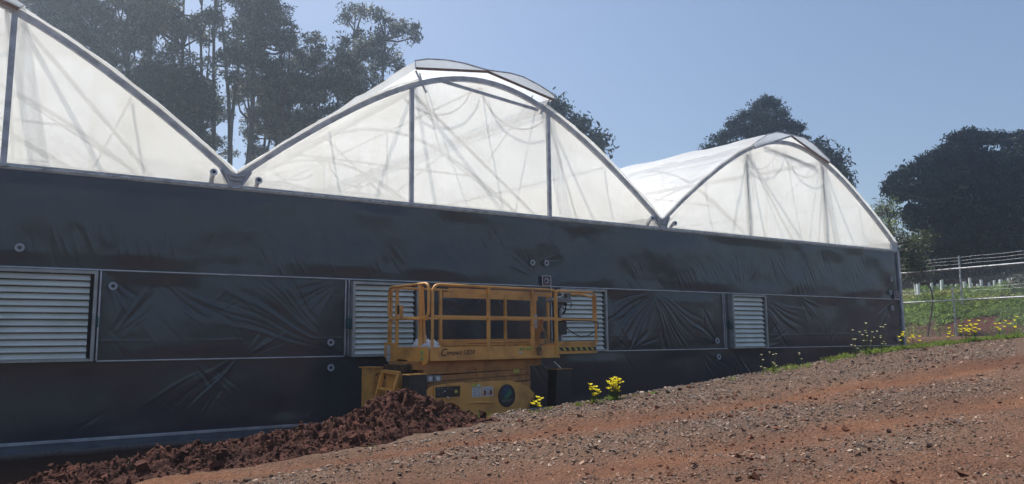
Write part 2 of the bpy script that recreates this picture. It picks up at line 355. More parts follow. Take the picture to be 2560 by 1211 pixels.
for bi, x0 in enumerate(BAYS):
    # gable film
    nx, nz = 120, 30; t = np.linspace(0, 9.6, nx); s = np.linspace(0, 1, nz)
    T_, S_ = np.meshgrid(t, s, indexing='ij'); Z = 3.87+(archs(T_)+.0-3.87)*S_
    sag = .05*np.sin(np.pi*S_)*np.abs(np.sin(T_/3.2*np.pi))*(1) + .012*fbm(T_*2+bi*9, S_*3, 3, 50+bi) + .010*fbm(T_*7+T_*0+S_*2, S_*1.2, 2, 60+bi)
    npmesh('gable_film', np.stack([x0+T_, .03+sag, Z], -1).reshape(-1, 3), gridfaces(nx, nz), M['gable'], gh)
    # front arch + posts + tie
    a = MB(); tt = np.linspace(0, 9.6, 41)
    for k in range(40):
        a.bar((x0+tt[k], -.02, archs(tt[k])+.0), (x0+tt[k+1]+.004, -.02, archs(tt[k+1])+.0), .07, .10)
    a.build('front_arch', M['galv'], gh)
    for t_ in (3.2, 6.4):
        # right bay posts stand behind the film
        y_ = .10 if bi == 2 else -.035
        MB().box((x0+t_-.04, y_-.03, 3.86), (x0+t_+.04, y_+.03, float(archs(t_))-.05)).build('gable_post', M['galv'], gh)
    yb = .1 if bi == 2 else -.03
    MB().bar((x0+3.85, yb, float(archs(3.85))-.03), (x0+6.15, yb, float(archs(6.15))-.12 if bi < 2 else 6.1), .035, .06).build('tie_bar', M['galv'], gh)
    # roof film, two halves; the middle bay leaves the ridge open under its vents
    for side in (0, 1):
        ta, tb = (0.02, 3.32) if side == 0 else (9.58, 6.28)
        ns, ny = 40, 240; s = np.linspace(0, 1, ns); y = np.linspace(-.1, LEN, ny)
        S_, Y_ = np.meshgrid(s, y, indexing='ij'); T_ = ta+(tb-ta)*S_
        puff = .05+.035*np.sin(np.pi*S_)*(1-np.abs(np.cos(Y_/2.4*np.pi))**3) + .014*fbm(S_*5+bi*7, Y_*1.2+side*30, 4, 90+bi) + .008*fbm(S_*9+Y_*1.5, Y_*.7-S_*3, 3, 95)
        front = sstep(.35, -.05, Y_)*.03
        dz = (archs(T_+.05)-archs(T_-.05))/.1; nl = np.sqrt(1+dz*dz); puff = puff+front
        P = np.stack([x0+T_-dz/nl*puff, Y_, archs(T_)+puff/nl], -1).reshape(-1, 3)
        fs = gridfaces(ns, ny); fs = fs if side == 0 else fs[:, ::-1]
        lift_y(npmesh('roof_film', P, fs, M['roof'], gh))
        # film clamp lip along the front of the arch
        l = MB(); tl = np.linspace(ta, tb, 18)
        l.tube([(x0+q, -.085, float(archs(q))+.075+.012*math.sin(q*9+bi)) for q in tl], .02, 6)
        l.build('film_edge', M['roof'], gh, smooth=True)
    # vent flaps
    opened = bi == 1
    for side in (0, 1):
        if opened: pts = ([(4.865, 6.80), (4.3, 6.84), (3.91, 6.83), (3.5, 6.77), (3.22, 6.68)], (3.24, 6.53)) if side == 0 else ([(4.86, 6.803), (5.4, 6.84), (5.72, 6.82), (6.1, 6.72), (6.4, 6.61), (6.54, 6.53)], (6.49, 6.45))
        else: pts = ([(4.845, 6.80), (4.3, 6.80), (3.9, 6.68), (3.5, 6.46), (3.28, 6.32)], (3.32, 6.22)) if side == 0 else ([(4.84, 6.803), (5.4, 6.80), (5.8, 6.68), (6.2, 6.47), (6.52, 6.30)], (6.44, 6.21))
        top, low = pts
        ys = np.linspace(-.12, LEN, 60); vs = []; prof = top+[low]
        for y in ys:
            w = .02*math.sin(y*2.6)+.012*math.sin(y*7.1)
            for i, (px_, pz_) in enumerate(prof): vs.append((x0+px_, y, pz_+(w if 0 < i < len(prof)-1 else 0)))
        n = len(prof); fs = [(i*n+k, i*n+k+1, (i+1)*n+k+1, (i+1)*n+k) for i in range(59) for k in range(n-1)]
        m_ = MB().add(vs, fs); fl = m_.build('vent_flap', M['roof'], gh, smooth=True); lift_y(fl)
        e = MB(); yy = -.115
        e.add([(x0+p[0], yy, p[1]) for p in prof], [tuple(range(n))]); en = e.build('flap_end', M['flap'], fl)
        b = MB().bar((x0+low[0], -.125, low[1]+.01), (x0+4.85, -.125, 6.775), .03, .045); b.build('flap_bar', M['rust'] if (bi, side) != (2, 0) else M['galv'], fl)
        b = MB(); b.tube([(x0+p[0], -.12, p[1]+.012) for p in prof], .014, 6); b.build('flap_rim', M['galv_l'], fl)
        # long hinge purlins seen through the film
        pu = MB().bar((x0+(3.3 if side == 0 else 6.3), .05, float(archs(3.3))-.02), (x0+(3.3 if side == 0 else 6.3), LEN, float(archs(3.3))-.02), .07, .09)
        lift_y(pu.build('vent_purlin', M['galv'], gh))
        # racks and arms of each frame
        for y in (.25, 9.6, 19.2):
            sg = -1 if side == 0 else 1
            r = MB(); cx, cz, rr = x0+4.8+sg*1.02, 6.72, .92
            pts_ = []
            for k in range(17):
                an = R(-12)-R(122)*k/16
                pts_.append((cx-sg*rr*math.cos(an), y, cz+rr*1.0*math.sin(an)-.0))
            r.tube(pts_, .022, 6); lift_y(r.build('vent_rack', M['galv'], gh))
            if y < 16:
                q = MB().tube([(x0+4.8+sg*1.35, y-.1, 6.12+(.45 if opened and y < 1 else 0)), (x0+4.8+sg*.55, y+.5, 5.1)], .016, 6); lift_y(q.build('vent_arm', M['galv'], gh))
        if opened:
            p0 = (x0+(3.27 if side == 0 else 6.46), -.05, 6.52); p1 = (x0+(3.5 if side == 0 else 6.2), -.05, 6.12)
            MB().bar(p0, p1, .03).build('vent_strut', M['galv'], gh)
    # inner frames
    for y in np.arange(4.8, LEN+.1, 4.8):
        f = MB(); tt = np.linspace(0, 9.6, 17)
        f.tube([(x0+q, y, float(archs(q))-.06) for q in tt], .045, 6)
        if abs((y/4.8) % 1) < .01:
            f.bar((x0+.9, y, 4.72), (x0+8.7, y, 4.72), .05, .06); f.bar((x0+2.2, y, 5.6), (x0+7.4, y, 5.6), .05)
            for a_, b_ in (((.9, 4.72), (3.2, 6.1)), ((3.2, 6.1), (4.8, 4.72)), ((4.8, 4.72), (6.4, 6.1)), ((6.4, 6.1), (8.7, 4.72))):
                f.bar((x0+a_[0], y, a_[1]), (x0+b_[0], y, b_[1]), .04)
            f.tube([(x0+4.8, y, 6.6), (x0+4.8, y, 4.72)], .02, 6)
            f.box((x0-.05, y-.05, -.2), (x0+.05, y+.05, 4.1))
        lift_y(f.build('inner_frame', M['galv'], gh))
    # purlins
    for q in (1.6, 4.8, 8.0):
        z = float(archs(q))-.1; lift_y(MB().tube([(x0+q, .1, z), (x0+q, LEN, z)], .025, 6).build('purlin', M['galv'], gh))
    # diagonal braces behind the gable
    for a_, b_ in (((3.3, .1, 6.1), (8.3, 2.3, 3.9)), ((.6, 2.3, 4.4), (3.2, .1, 6.1)), ((6.5, .1, 6.1), (9.1, 2.3, 3.9))):
        MB().bar((x0+a_[0], a_[1], a_[2]), (x0+b_[0], b_[1], b_[2]), .05).build('gable_brace', M['galv'], gh)
    MB().add([(x0, LEN, 0), (x0+9.6, LEN, 0)]+[(x0+q, LEN, float(archs(q))) for q in np.linspace(9.6, 0, 21)], [tuple(range(23))]).build('back_film', M['gable'], gh)
    lift_y(gh.children[-1])
# gutters with end plates
for gi, x in enumerate((-9.6, 0., 9.6, 19.2)):
    gtr = MB(); pr = [(-.20, .14), (-.17, .12), (-.09, 0), (.09, 0), (.17, .12), (.20, .14)]
    vs = [(x+a_, y, 4.0+b_) for y in ((-.10 if gi < 3 else .05), LEN) for a_, b_ in pr]
    gtr.add(vs, [(k, k+1, k+7, k+6) for k in range(5)]); lift_y(gtr.build('gutter', M['galv'], gh))
    if gi < 3:
        pl = MB().poly([(-.075, 0), (.075, 0), (.26, .30), (.21, .36), (.0, .27), (-.21, .36), (-.26, .30)], .02, (x, -.075, 3.86))
        pl.bar((x-.075, -.10, 3.88), (x-.21, -.10, 4.18), .025, .02, (0, 1, 0)); pl.bar((x+.075, -.10, 3.88), (x+.21, -.10, 4.18), .025, .02, (0, 1, 0))
        pl.tube([(x-.13, -.10, 4.10), (x, -.10, 4.065), (x+.13, -.10, 4.10)], .012, 5)
        pl.tube([(x, -.08, 4.0), (x, -.11, 4.0)], .012, 8); pl.build('gutter_bracket', M['galv'], gh)
        for sx, dz in ((-.36, .03), (.36, -.03)):
            p = MB(); px_, pz_ = x+sx, 4.06+dz
            p.tube([(px_, .3, 3.80), (px_, .10, 3.92), (px_, -.06, pz_)], [.036, .038, .04], 10)
            p.tube([(px_, -.06, pz_), (px_, -.12, pz_+.01), (px_, -.14, pz_+.012)], [.045, .062, .056], 14)
            o_ = p.build('drain_pipe', M['galv_l'], gh, smooth=True)
            MB().tube([(px_, -.139, pz_+.012), (px_, -.144, pz_+.012)], .028, 12).build('pipe_bore', M['dark'], o_)
    else:
        cr = MB().poly([(-.26, 0), (.05, 0), (.06, .30), (.1, .33), (-.02, .36), (-.14, .31), (-.24, .30)], .05, (x, -.06, 3.86))
        cr.build('gutter_bracket', M['galv'], gh)

# --- dark cladding with creases
def creased(x0, x1, z0, z1, fans, seed, step=.018, billow=.02, rand=18, cm=1., hl=None, par=()):
    rg = np.random.default_rng(seed)
    nx = max(4, int((x1-x0)/step)); nz = max(4, int((z1-z0)/step))
    X, Z = np.meshgrid(np.linspace(x0, x1, nx), np.linspace(z0, z1, nz), indexing='ij')
    D = np.zeros_like(X)
    def crease(cx, cz, an, r0, L, w, a):
        ca, sa = math.cos(an), math.sin(an)
        ix0 = np.searchsorted(X[:, 0], min(cx, cx+ca*(r0+L))-.3); ix1 = np.searchsorted(X[:, 0], max(cx, cx+ca*(r0+L))+.3)
        if ix1 <= ix0: return
        sx = X[ix0:ix1]-cx; sz = Z[ix0:ix1]-cz
        u = sx*ca+sz*sa; v = -sx*sa+sz*ca + .02*np.sin(u*5+cx*7)
        k = np.clip((u-r0)/L, 0, 1); ww = w*(.5+1.1*k)
        env = np.where((u > r0) & (u < r0+L), np.sin(np.pi*np.clip(k, 0, 1)**.7), 0)
        D[ix0:ix1] += a*env*np.exp(-(v/ww)**2)*(1-.6*(v/ww))
    for (cx, cz, a0, a1, L, nC) in fans:
        for k in range(nC):
            an = R(a0+(a1-a0)*(k+rg.uniform(-.35, .35))/max(1, nC-1))
            crease(cx, cz, an, rg.uniform(.05, .35)*L, L*rg.uniform(.4, .8), rg.uniform(.010, .030), rg.choice([-1, 1])*rg.uniform(.0015, .0068)*cm)
    for (cx, cz, an, cnt, sp, L) in par:
        ca, sa = math.cos(R(an)), math.sin(R(an))
        for k in range(cnt):
            o_ = (k-(cnt-1)/2)*sp+rg.uniform(-.3, .3)*sp; sh = rg.uniform(-.25, .25)*L
            crease(cx-sa*o_+ca*sh, cz+ca*o_+sa*sh, R(an+rg.uniform(-7, 7)), 0, L*rg.uniform(.45, 1.1), rg.uniform(.010, .024), rg.choice([-1, 1])*rg.uniform(.0035, .0095)*cm)
    for k in range(rand):
        crease(rg.uniform(x0, x1), rg.uniform(z0, z1), R(rg.choice([-58, -48, -35, 55, 40])+rg.uniform(-12, 12)), 0, rg.uniform(.25, .8), rg.uniform(.010, .022), rg.choice([-1, 1])*rg.uniform(.0008, .003))
    ed = np.minimum(np.minimum(X-x0, x1-X), np.minimum(Z-z0, z1-Z)); e = sstep(0, .25, ed)
    D += billow*(.6*fbm(X*.7, Z*.9, 2, seed)+.12*fbm(X*2.2, Z*2.2, 2, seed+1)) * e
    if hl is not None: D += .004*np.exp(-((Z-hl-.012*np.sin(X*1.3))/.010)**2)*np.clip(fbm(X*1.1, X*0, 2, seed+5)*2+.6, 0, 1)
    D *= sstep(0, .04, ed); D = np.maximum(D, -.03)
    return X, Z, D
def panel(x0, x1, z0, z1, fans, seed, y=-.05, **k):
    X, Z, D = creased(x0, x1, z0, z1, fans, seed, **k)
    nx, nz = X.shape
    npmesh('cladding_film', np.stack([X, y-D-.0, Z], -1).reshape(-1, 3), gridfaces(nx, nz), M['clad'], gh)
ZT, ZM, ZL = 3.87, 2.445, 1.098
panel(-9.6, 19.2, ZM, ZT, [(6.08, 2.93, 15, 80, .8, 6), (6.08, 2.6, 100, 165, .9, 7), (12.3, 2.42, 40, 150, 1.2, 22), (18.9, 3.9, -130, -70, .8, 6)], 1, rand=150, billow=.05,
      par=[(.85, 3.0, -60, 9, .10, .8), (1.7, 3.2, -62, 7, .09, .7), (2.6, 2.9, -60, 8, .09, .5), (-2.2, 3.1, -75, 10, .09, .6), (-1.3, 3.0, -80, 8, .11, .5), (3.9, 3.3, -58, 7, .12, .7), (4.9, 3.5, -62, 5, .1, .5), (8.6, 2.9, -55, 5, .12, .6),
           (10.4, 2.9, -62, 8, .13, .8), (11.2, 3.2, -60, 6, .14, .7), (13.6, 3.4, -64, 6, .16, .9), (15.2, 3.4, -66, 7, .2, .8), (17.0, 3.4, -62, 6, .2, .7), (-5.0, 3.1, -65, 9, .13, .8), (14.6, 2.9, -68, 6, .16, .6)])
mids = [(-9.6, -5.2), (-1.86, 1.92), (3.34, 6.36), (6.39, 6.52), (7.80, 11.50), (13.0, 19.2)]
panel(-9.6, -5.2, ZL, ZM, [], 2)
panel(-1.86, 1.92, ZL, ZM, [(1.85, 1.14, 115, 165, 2.6, 18), (-1.8, 1.4, 30, 75, 1.1, 9), (.2, 1.1, 20, 60, .8, 6), (1.85, 2.4, 185, 235, 1.0, 9), (-1.2, 2.4, -40, -20, 1.6, 5), (-1.8, 2.4, -80, -40, .8, 6)], 3, billow=.035, rand=40, cm=1.0, hl=1.40)
panel(3.34, 6.36, ZL, ZM, [(4.9, 2.4, -140, -40, 1.1, 12), (5.9, 1.3, 30, 80, 1.0, 8), (3.5, 2.3, -70, -20, 1.2, 8)], 4, billow=.03)
panel(6.39, 6.52, ZL, ZM, [], 5, rand=0)
panel(7.80, 11.50, ZL, ZM, [(9.4, 2.5, 195, 250, 2.2, 20), (9.2, 2.5, -75, -25, 2.2, 20), (11.4, 1.2, 120, 170, 1.3, 8), (8.6, 1.12, 20, 160, .8, 14), (7.9, 1.7, 0, 60, .8, 8), (10.9, 2.2, -110, -60, .9, 8)], 6, billow=.04, rand=50, cm=1.7, hl=1.44)
panel(13.0, 19.2, ZL, ZM, [(12.8, 2.35, -50, -8, 2.4, 16), (13, 1.1, 10, 80, 1.2, 8), (15.5, 1.1, 40, 140, .8, 12), (18.9, 2.4, -160, -110, 1.3, 8), (14.5, 2.45, -70, -20, 1.2, 7)], 7, billow=.03, rand=40, cm=1.2, hl=1.42)
panel(-9.6, 19.2, -.0, ZL, [(0.3, 1.3, -150, -120, 2.2, 10), (-.6, 1.15, -70, -35, 1.2, 6), (1.6, 1.2, -75, -25, 1.1, 7), (11.8, 1.15, -85, -45, 1.5, 12), (10.6, 1.15, -60, -20, 1.2, 8), (5.6, 1.2, -80, -35, 1.3, 9),
       (8.3, 1.1, -100, -50, 1.2, 6), (14.0, 1.1, -80, -40, 1.0, 6)], 8, billow=.03, rand=110, cm=1.1)
# clamp rails
def rail(x0, x1, z, h=.022, y=-.085):
    MB().box((x0, y, z-h/2), (x1, y+.045, z+h/2), .006).build('clamp_rail', M['alu'], gh)
rail(-9.6, 19.2, ZM); rail(-9.6, -5.2, ZL); rail(-1.88, 1.92, ZL); rail(3.32, 6.4, ZL); rail(7.76, 11.6, ZL); rail(13.02, 19.2, ZL)
MB().box((-9.6, -.08, -.045), (19.2, -.03, .0), .004).build('clamp_rail', M['alu'], gh)
MB().box((-9.6, -.11, 3.875), (19.25, -.03, 3.895)).build('clamp_rail', M['galv_l'], gh)
MB().box((-9.6, -.10, 3.90), (19.25, -.05, 3.925)).build('clamp_rail', M['galv'], gh)
MB().box((-9.6, -.07, 3.845), (19.25, -.052, 3.868)).build('clamp_rail', M['galv'], gh)
for x in (-1.885, 1.93, 1.99, 3.325, 6.375, 7.785, 11.515, 11.575, 12.99):
    MB().box((x-.010, -.08, ZL+.012), (x+.010, -.05, ZM-.012)).build('clamp_rail', M['alu'], gh)
MB().box((-9.7, -.075, -.5), (19.2, .10, -.047)).build('plinth', M['conc'], gh)
MB().box((19.16, -.10, -.3), (19.26, .02, 3.86)).build('corner_post', M['galv'], gh)
for xs in (19.23, -9.63):
    s_ = MB().box((xs-.02, .03, -.2), (xs+.02, LEN, 3.95)); lift_y(s_.build('side_film', M['clad'], gh))
# white inner face of the cladding
MB().add([(-9.6, .02, 0), (19.2, .02, 0), (19.2, .02, 3.85), (-9.6, .02, 3.85)], [(0, 1, 2, 3)]).build('inner_liner', M['liner'], gh)
for xs in (19.2, -9.6):
    lift_y(MB().add([(xs, .03, 0), (xs, LEN, 0), (xs, LEN, 3.9), (xs, .03, 3.9)], [(0, 1, 2, 3)]).build('inner_liner', M['liner'], gh))
# washers
def washer(x, z, r=.062):
    m = MB(); n = 20; t = .012
    vs = [(x+q*math.cos(a), -.085-dy, z+q*math.sin(a)) for q, dy in ((r, 0), (r, t), (r*.45, t), (r*.45, 0)) for a in [2*math.pi*k/n for k in range(n)]]
    fs = [(j*n+k, j*n+(k+1) % n, (j+1)*n+(k+1) % n, (j+1)*n+k) for j in range(3) for k in range(n)]
    m.add(vs, fs).build('film_washer', M['ring'], gh)
for x, z in [(-2.93, 2.72), (-1.72, 2.21), (1.67, 1.34), (1.68, .91), (5.91, 2.92), (6.26, 2.93), (11.24, 1.29), (11.27, .91), (18.75, 3.03), (18.67, 2.64), (18.7, 2.18), (18.88, 1.27)]:
    washer(x, z, .07 if x > 9 else .062)
# maroon signs with a ring
for x, z, w in ((6.24, 2.56, .105), (18.95, 2.56, .12)):
    sg = MB().box((x-w, -.105, z-.10), (x+w, -.09, z+.10)).build('ring_sign', M['maroon'], gh)
    fr_ = MB()
    for a_, b_ in (((x-w, z-.10), (x-w, z+.10)), ((x-w, z+.10), (x+w, z+.10)), ((x+w, z+.10), (x+w, z-.10)), ((x+w, z-.10), (x-w, z-.10))):
        fr_.bar((a_[0], -.108, a_[1]), (b_[0], -.108, b_[1]), .014, .014)
    fr_.build('sign_frame', M['white'], sg)
    MB().tube([(x, -.106, z), (x, -.112, z)], .062, 18).build('sign_disc', M['ring'], sg)
    MB().tube([(x-.012, -.1125, z-.005), (x-.012, -.117, z-.005)], .034, 14).build('sign_dot', M['ink'], sg)
# louvre shutters
def louvre(x0, x1, z0, z1, n, motor_left, depth=.17, side_gap=.05):
    f = thing('louvre_shutter', ((x0+x1)/2, -.1, z0), None, None)
    yb, yf = -.03, -.03-depth; w = .045
    fr = MB()
    fr.box((x0, yf, z0), (x0+w, yb, z1)); fr.box((x1-w, yf, z0), (x1, yb, z1)); fr.box((x0+w, yf+.002, z1-w), (x1-w, yb, z1)); fr.box((x0+w, yf+.002, z0), (x1-w, yb, z0+w*.8))
    fr.build('frame', M['frame'], f)
    MB().box((x0+w, yb-.03, z0+w), (x1-w, yb-.01, z1-w)).build('backing', M['dark'], f)
    p = (z1-z0-2*w)/n
    for k in range(n):
        zt = z1-w-p*k-.01; s = MB(); xa, xb = x0+w+.006, x1-w-side_gap; ya = yf+.035
        jy = random.uniform(-.006, .006)
        prof = [(ya+.07, zt), (ya+.045, zt-.012), (ya+.012+jy, zt-p*.60), (ya-.012+jy, zt-p*.84), (ya-.004+jy, zt-p*.95), (ya+.012, zt-p*.90), (ya+.010+jy, zt-p*.84), (ya+.024+jy, zt-p*.60), (ya+.055, zt-.016), (ya+.07, zt-.008)]
        m_ = len(prof); vs = [(x, a, b) for x in (xa, xb) for a, b in prof]
        s.add(vs, [(i, (i+1) % m_, (i+1) % m_+m_, i+m_) for i in range(m_)]+[tuple(range(m_))[::-1], tuple(range(m_, 2*m_))])
        s.build('slat', M['slat'], f)
        t_ = MB().poly([(0, 0), (side_gap*.7, -.012), (side_gap*.5, -p*.5), (0, -p*.55)], .012, (xb, ya+.02, zt-.004)); t_.build('slat_gap_dark', M['dark'], f)  # black teeth painted in for the dark gap past each slat end
    mz = z0+(z1-z0)*.44
    if motor_left: b = MB().box((x0-.085, yf+.03, mz-.085), (x0-.004, yf+.13, mz+.085), .012)
    else: b = MB().box((x1+.004, yf+.05, mz-.085), (x1+.045, yf+.13, mz+.07), .012)
    b.build('motor_box', M['teal'], f)
    bpy.context.view_layer.update()
    for c in f.children: c.matrix_parent_inverse = f.matrix_world.inverted()
    f.parent = gh
    return f
louvre(-5.1, -1.93, 1.10, 2.42, 13, False, .15)
louvre(2.02, 3.30, 1.085, 2.40, 13, True)
louvre(6.52, 7.77, 1.10, 2.41, 13, True)
louvre(11.72, 12.97, 1.10, 2.41, 11, True)
# pockets beside the louvres: sheet behind the vertical rails
for xa, xb in ((-5.2, -5.1), (-1.93, -1.86), (1.92, 2.02), (3.30, 3.34), (6.36, 6.39), (7.77, 7.80), (11.50, 11.72), (12.97, 13.0)):
    MB().box((xa, -.048, ZL), (xb, -.028, ZM)).build('backing_strip', M['conc'], gh)
MB().box((-5.1, -.045, 2.41), (13, -.03, ZM)).build('backing_strip', M['clad'], gh)
bpy.context.view_layer.update()
inv = gh.matrix_world.inverted()
for c in gh.children: c.matrix_parent_inverse = inv


# ------------------------------------------------------------------ scissor lift (local: u along, v away from the viewer, w up)
LA = R(7.9); LM = Matrix.Translation((2.48, -2.3, 0)) @ Matrix.Rotation(LA, 4, 'Z')
lift = thing('scissor_lift', (2.48, -2.3, -.2), 'yellow scissor lift parked lowered against the greenhouse wall, railed platform lettered Compact 12DX', 'scissor lift', rz=LA)
LP = []
def lp(mb, name, m, parent=None, smooth=False):
    o = mb.build(name, m, None, smooth, LM); LP.append((o, parent)); return o
Y_, Y2 = M['yellow'], M['yellow2']
WD = 1.2
def rounded(p0, p1, p2, r, n=6):
    """corner at p1"""
    p0, p1, p2 = map(Vector, (p0, p1, p2)); a = (p0-p1).normalized()*r; b = (p2-p1).normalized()*r
    out = []
    for k in range(n+1):
        t = k/n; q0 = p1+a*(1-t); q1 = p1+b*t; out.append(q0*(1-t)+q1*t)
    return out
# platform deck and toe boards
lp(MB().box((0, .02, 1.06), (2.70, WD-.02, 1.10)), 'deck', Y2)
tb = MB().box((-.02, -.012, 1.075), (2.71, .012, 1.245)); tb.box((-.02, -.035, 1.03), (2.72, .03, 1.078), .006)
side_board = lp(tb, 'side_toe_board', Y_)
lp(MB().box((-.02, WD-.02, 1.03), (2.70, WD+.01, 1.25)), 'side_toe_board', Y_)
lp(MB().box((.95, WD-.05, 1.255), (3.55, WD-.03, 1.37)), 'side_toe_board', Y_)
# rails front side
rl = MB(); zt, zm = 2.215, 1.715
pts = [(.02, 0, 1.25)]+rounded((.02, 0, 1.3), (.03, 0, zt), (.4, 0, zt), .14)+rounded((2.3, 0, zt), (2.67, 0, zt), (2.67, 0, 1.8), .07)+[(2.67, 0, 1.08)]
rl.tube(pts, .024, 10); lp(rl, 'guard_rail', Y_, smooth=True)
lp(MB().bar((.05, 0, zm), (2.65, 0, zm), .035, .045), 'guard_rail', Y_)
lp(MB().bar((.35, .018, 2.135), (2.6, .018, 2.135), .02, .075), 'guard_rail', Y_)
for u in (1.135, 2.11): lp(MB().bar((u, -.002, 1.08), (u, -.002, zt-.01), .045, .045, (0, 1, 0)), 'rail_post', Y_)
lp(MB().bar((2.665, -.02, 1.05), (2.665, -.02, 2.2), .05, .03, (0, 1, 0)), 'rail_post', Y_)
# rails far side
rl = MB(); v = WD
pts = [(.02, v, 1.25)]+rounded((.02, v, 1.3), (.03, v, zt+.02), (.4, v, zt+.02), .12)+[(3.6, v-.05, zt+.02)]
rl.tube(pts, .022, 8); lp(rl, 'guard_rail', Y_, smooth=True)
lp(MB().bar((.05, v, zm+.02), (3.6, v-.05, zm+.02), .03, .04), 'guard_rail', Y_)
for u in (1.0, 2.48, 3.58): lp(MB().bar((u, v-.04, 1.1), (u, v-.04, zt), .045, .045, (0, 1, 0)), 'rail_post', Y_)
lp(MB().box((1.05, v-.055, 2.1), (3.3, v-.035, 2.2)), 'guard_rail', Y_)
# entry end: looped gate frame, posts
g_ = MB(); z0, z1 = 1.70, 2.235; a_, b_ = .03, 1.20
loop = []
for c0, c1, c2 in (((0, b_, z1), (0, a_, z1), (0, a_, z0)), ((0, a_, z1), (0, a_, z0), (0, b_, z0)), ((0, a_, z0), (0, b_, z0), (0, b_, z1)), ((0, b_, z0), (0, b_, z1), (0, a_, z1))):
    loop += rounded(c0, c1, c2, .13)
g_.tube([(-.02, p.y, p.z) for p in loop], .023, 10, closed=True); gate = lp(g_, 'entry_gate', Y_, smooth=True)
for vv in (.27, .95): lp(MB().bar((-.02, vv, 1.24), (-.02, vv, z1-.01), .05, .04, (1, 0, 0)), 'rail_post', Y_)
lp(MB().bar((.06, .27, 1.24), (.03, .30, 2.2), .04, .04, (1, 0, 0)), 'rail_post', Y_)
lp(MB().tube([(0, 1.24, 1.3), (0, 1.22, 1.7)], .022, 8), 'rail_post', Y_)
lp(MB().bar((-.05, .05, 1.67), (-.05, .62, 1.69), .03, .02), 'gate_latch', Y_)
lt = MB().box((-.06, .76, 1.72), (-.02, .82, 1.92), .006); lp(lt, 'gate_latch', Y_)
lp(MB().box((-.05, .86, 1.78), (-.02, .90, 1.93), .008), 'gate_latch', M['black'])
# end plate with a notch
out = [(0.02, 1.25), (.0, 1.07), (.03, 1.0), (.16, .955), (.42, .945), (.50, .99), (.56, 1.04), (.84, 1.06), (.95, .995), (1.16, 1.04), (1.27, 1.10), (1.27, 1.33), (.95, 1.31), (.94, 1.24)]
pe = MB(); pe.poly([(a, b) for a, b in out], .02, (-.04, 0, 0), (0, 1, 0), (0, 0, 1)); lp(pe, 'end_plate', Y_)
lp(MB().box((-.055, .29, 1.12), (-.035, .93, 1.225), .004), 'end_plate', Y_)
# extension deck
ex = MB().box((2.72, .10, 1.10), (3.80, 1.12, 1.28)); ex.box((2.72, .085, 1.09), (3.82, .115, 1.125)); ex.box((2.72, .08, 1.27), (3.84, .11, 1.31)); lp(ex, 'extension_deck', Y_)
hz = MB().box((2.74, .080, 1.145), (3.78, .096, 1.205)); hzo = lp(hz, 'hazard_strip', M['black'])
h2 = MB()
for k in range(7):
    u = 2.80+k*.145
    h2.add([(u, .078, 1.147), (u+.062, .078, 1.147), (u+.012, .078, 1.203), (u-.05, .078, 1.203)], [(0, 1, 2, 3)])
lp(h2, 'hazard_stripe', M['ylabel'], hzo)
rl = MB(); pts = [(2.76, .1, 1.3), (2.76, .1, 1.7)]+rounded((2.76, .1, 1.8), (2.76, .1, zt), (3.0, .1, zt), .08)+rounded((3.5, .1, zt), (3.81, .1, zt-.0), (3.81, .1, 1.9), .12)+[(3.81, .1, 1.28)]
rl.tube(pts, .023, 8); lp(rl, 'guard_rail', Y_, smooth=True)
lp(MB().bar((3.80, .12, 1.70), (3.80, .12, 2.15), .06, .05, (0, 1, 0)), 'rail_post', Y_)
lp(MB().bar((2.72, .1, zm-.01), (3.80, .1, zm-.02), .035, .05), 'guard_rail', Y_)
lp(MB().tube([(3.81, .1, zt-.1), (3.82, .5, zt), (3.82, 1.1, zt)], .02, 8), 'guard_rail', Y_)
lp(MB().bar((2.60, .5, 1.1), (2.60, .5, 2.15), .09, .05, (0, 1, 0)), 'rail_post', Y_)
# control box with bracket, cables, document box
cb = MB().box((2.86, .16, 2.02), (3.24, .40, 2.10), .008); cb.box((2.70, .16, 2.03), (2.86, .30, 2.06), .004); cbx = lp(cb, 'control_box', M['grey'])
lp(MB().poly([(2.98, 2.08), (3.24, 2.08), (3.28, 2.19), (3.08, 2.19)], .03, (0, .20, 0)), 'joystick_hood', M['grey'], cbx)
lp(MB().box((3.0, .42, 1.98), (3.38, .44, 2.20), .004), 'control_shield', M['black'])
lp(MB().tube([(3.12, .19, 2.1), (3.13, .19, 2.17)], .022, 10), 'joystick', M['black'], cbx)
for a, b in ((2.78, 2.035), (2.84, 2.035), (2.90, 2.07)): lp(MB().box((a, .15, b+.03), (a+.035, .19, b+.055)), 'control_label', M['white'], cbx)
cw = MB().tube([(3.17, .25, 2.02), (3.17, .25, 1.9), (3.10, .22, 1.82), (3.04, .22, 1.80), (3.16, .24, 1.90), (3.02, .22, 1.95), (2.93, .2, 1.88), (2.93, .2, 1.74)], .012, 6); lp(cw, 'cable', M['rubber'])
lp(MB().tube([(3.0, .1, 2.02), (3.0, .12, 1.94)], .008, 6), 'cable', M['rubber']); lp(MB().tube([(3.22, .15, 2.02), (3.22, .15, 1.95), (3.18, .15, 1.93)], .008, 6), 'cable', M['rubber'])
lp(MB().tube([(2.9, .07, 1.69), (3.2, .06, 1.68), (3.6, .06, 1.68), (3.84, .08, 1.665), (3.86, .09, 1.55), (3.81, .11, 1.50), (3.62, .13, 1.41), (3.42, .13, 1.40), (3.25, .13, 1.45), (3.10, .15, 1.54), (3.05, .16, 1.62)], .010, 6), 'cable', M['rubber'])
lp(MB().box((2.80, .12, 1.43), (3.07, .20, 1.68), .02), 'document_box', M['black'])
lp(MB().box((3.0, 1.0, 1.50), (3.30, 1.06, 1.74), .01), 'toolbox', M['orange'])
lp(MB().box((2.50, .35, 1.55), (2.545, .38, 1.80), .004), 'support_tube', M['galv_l'])
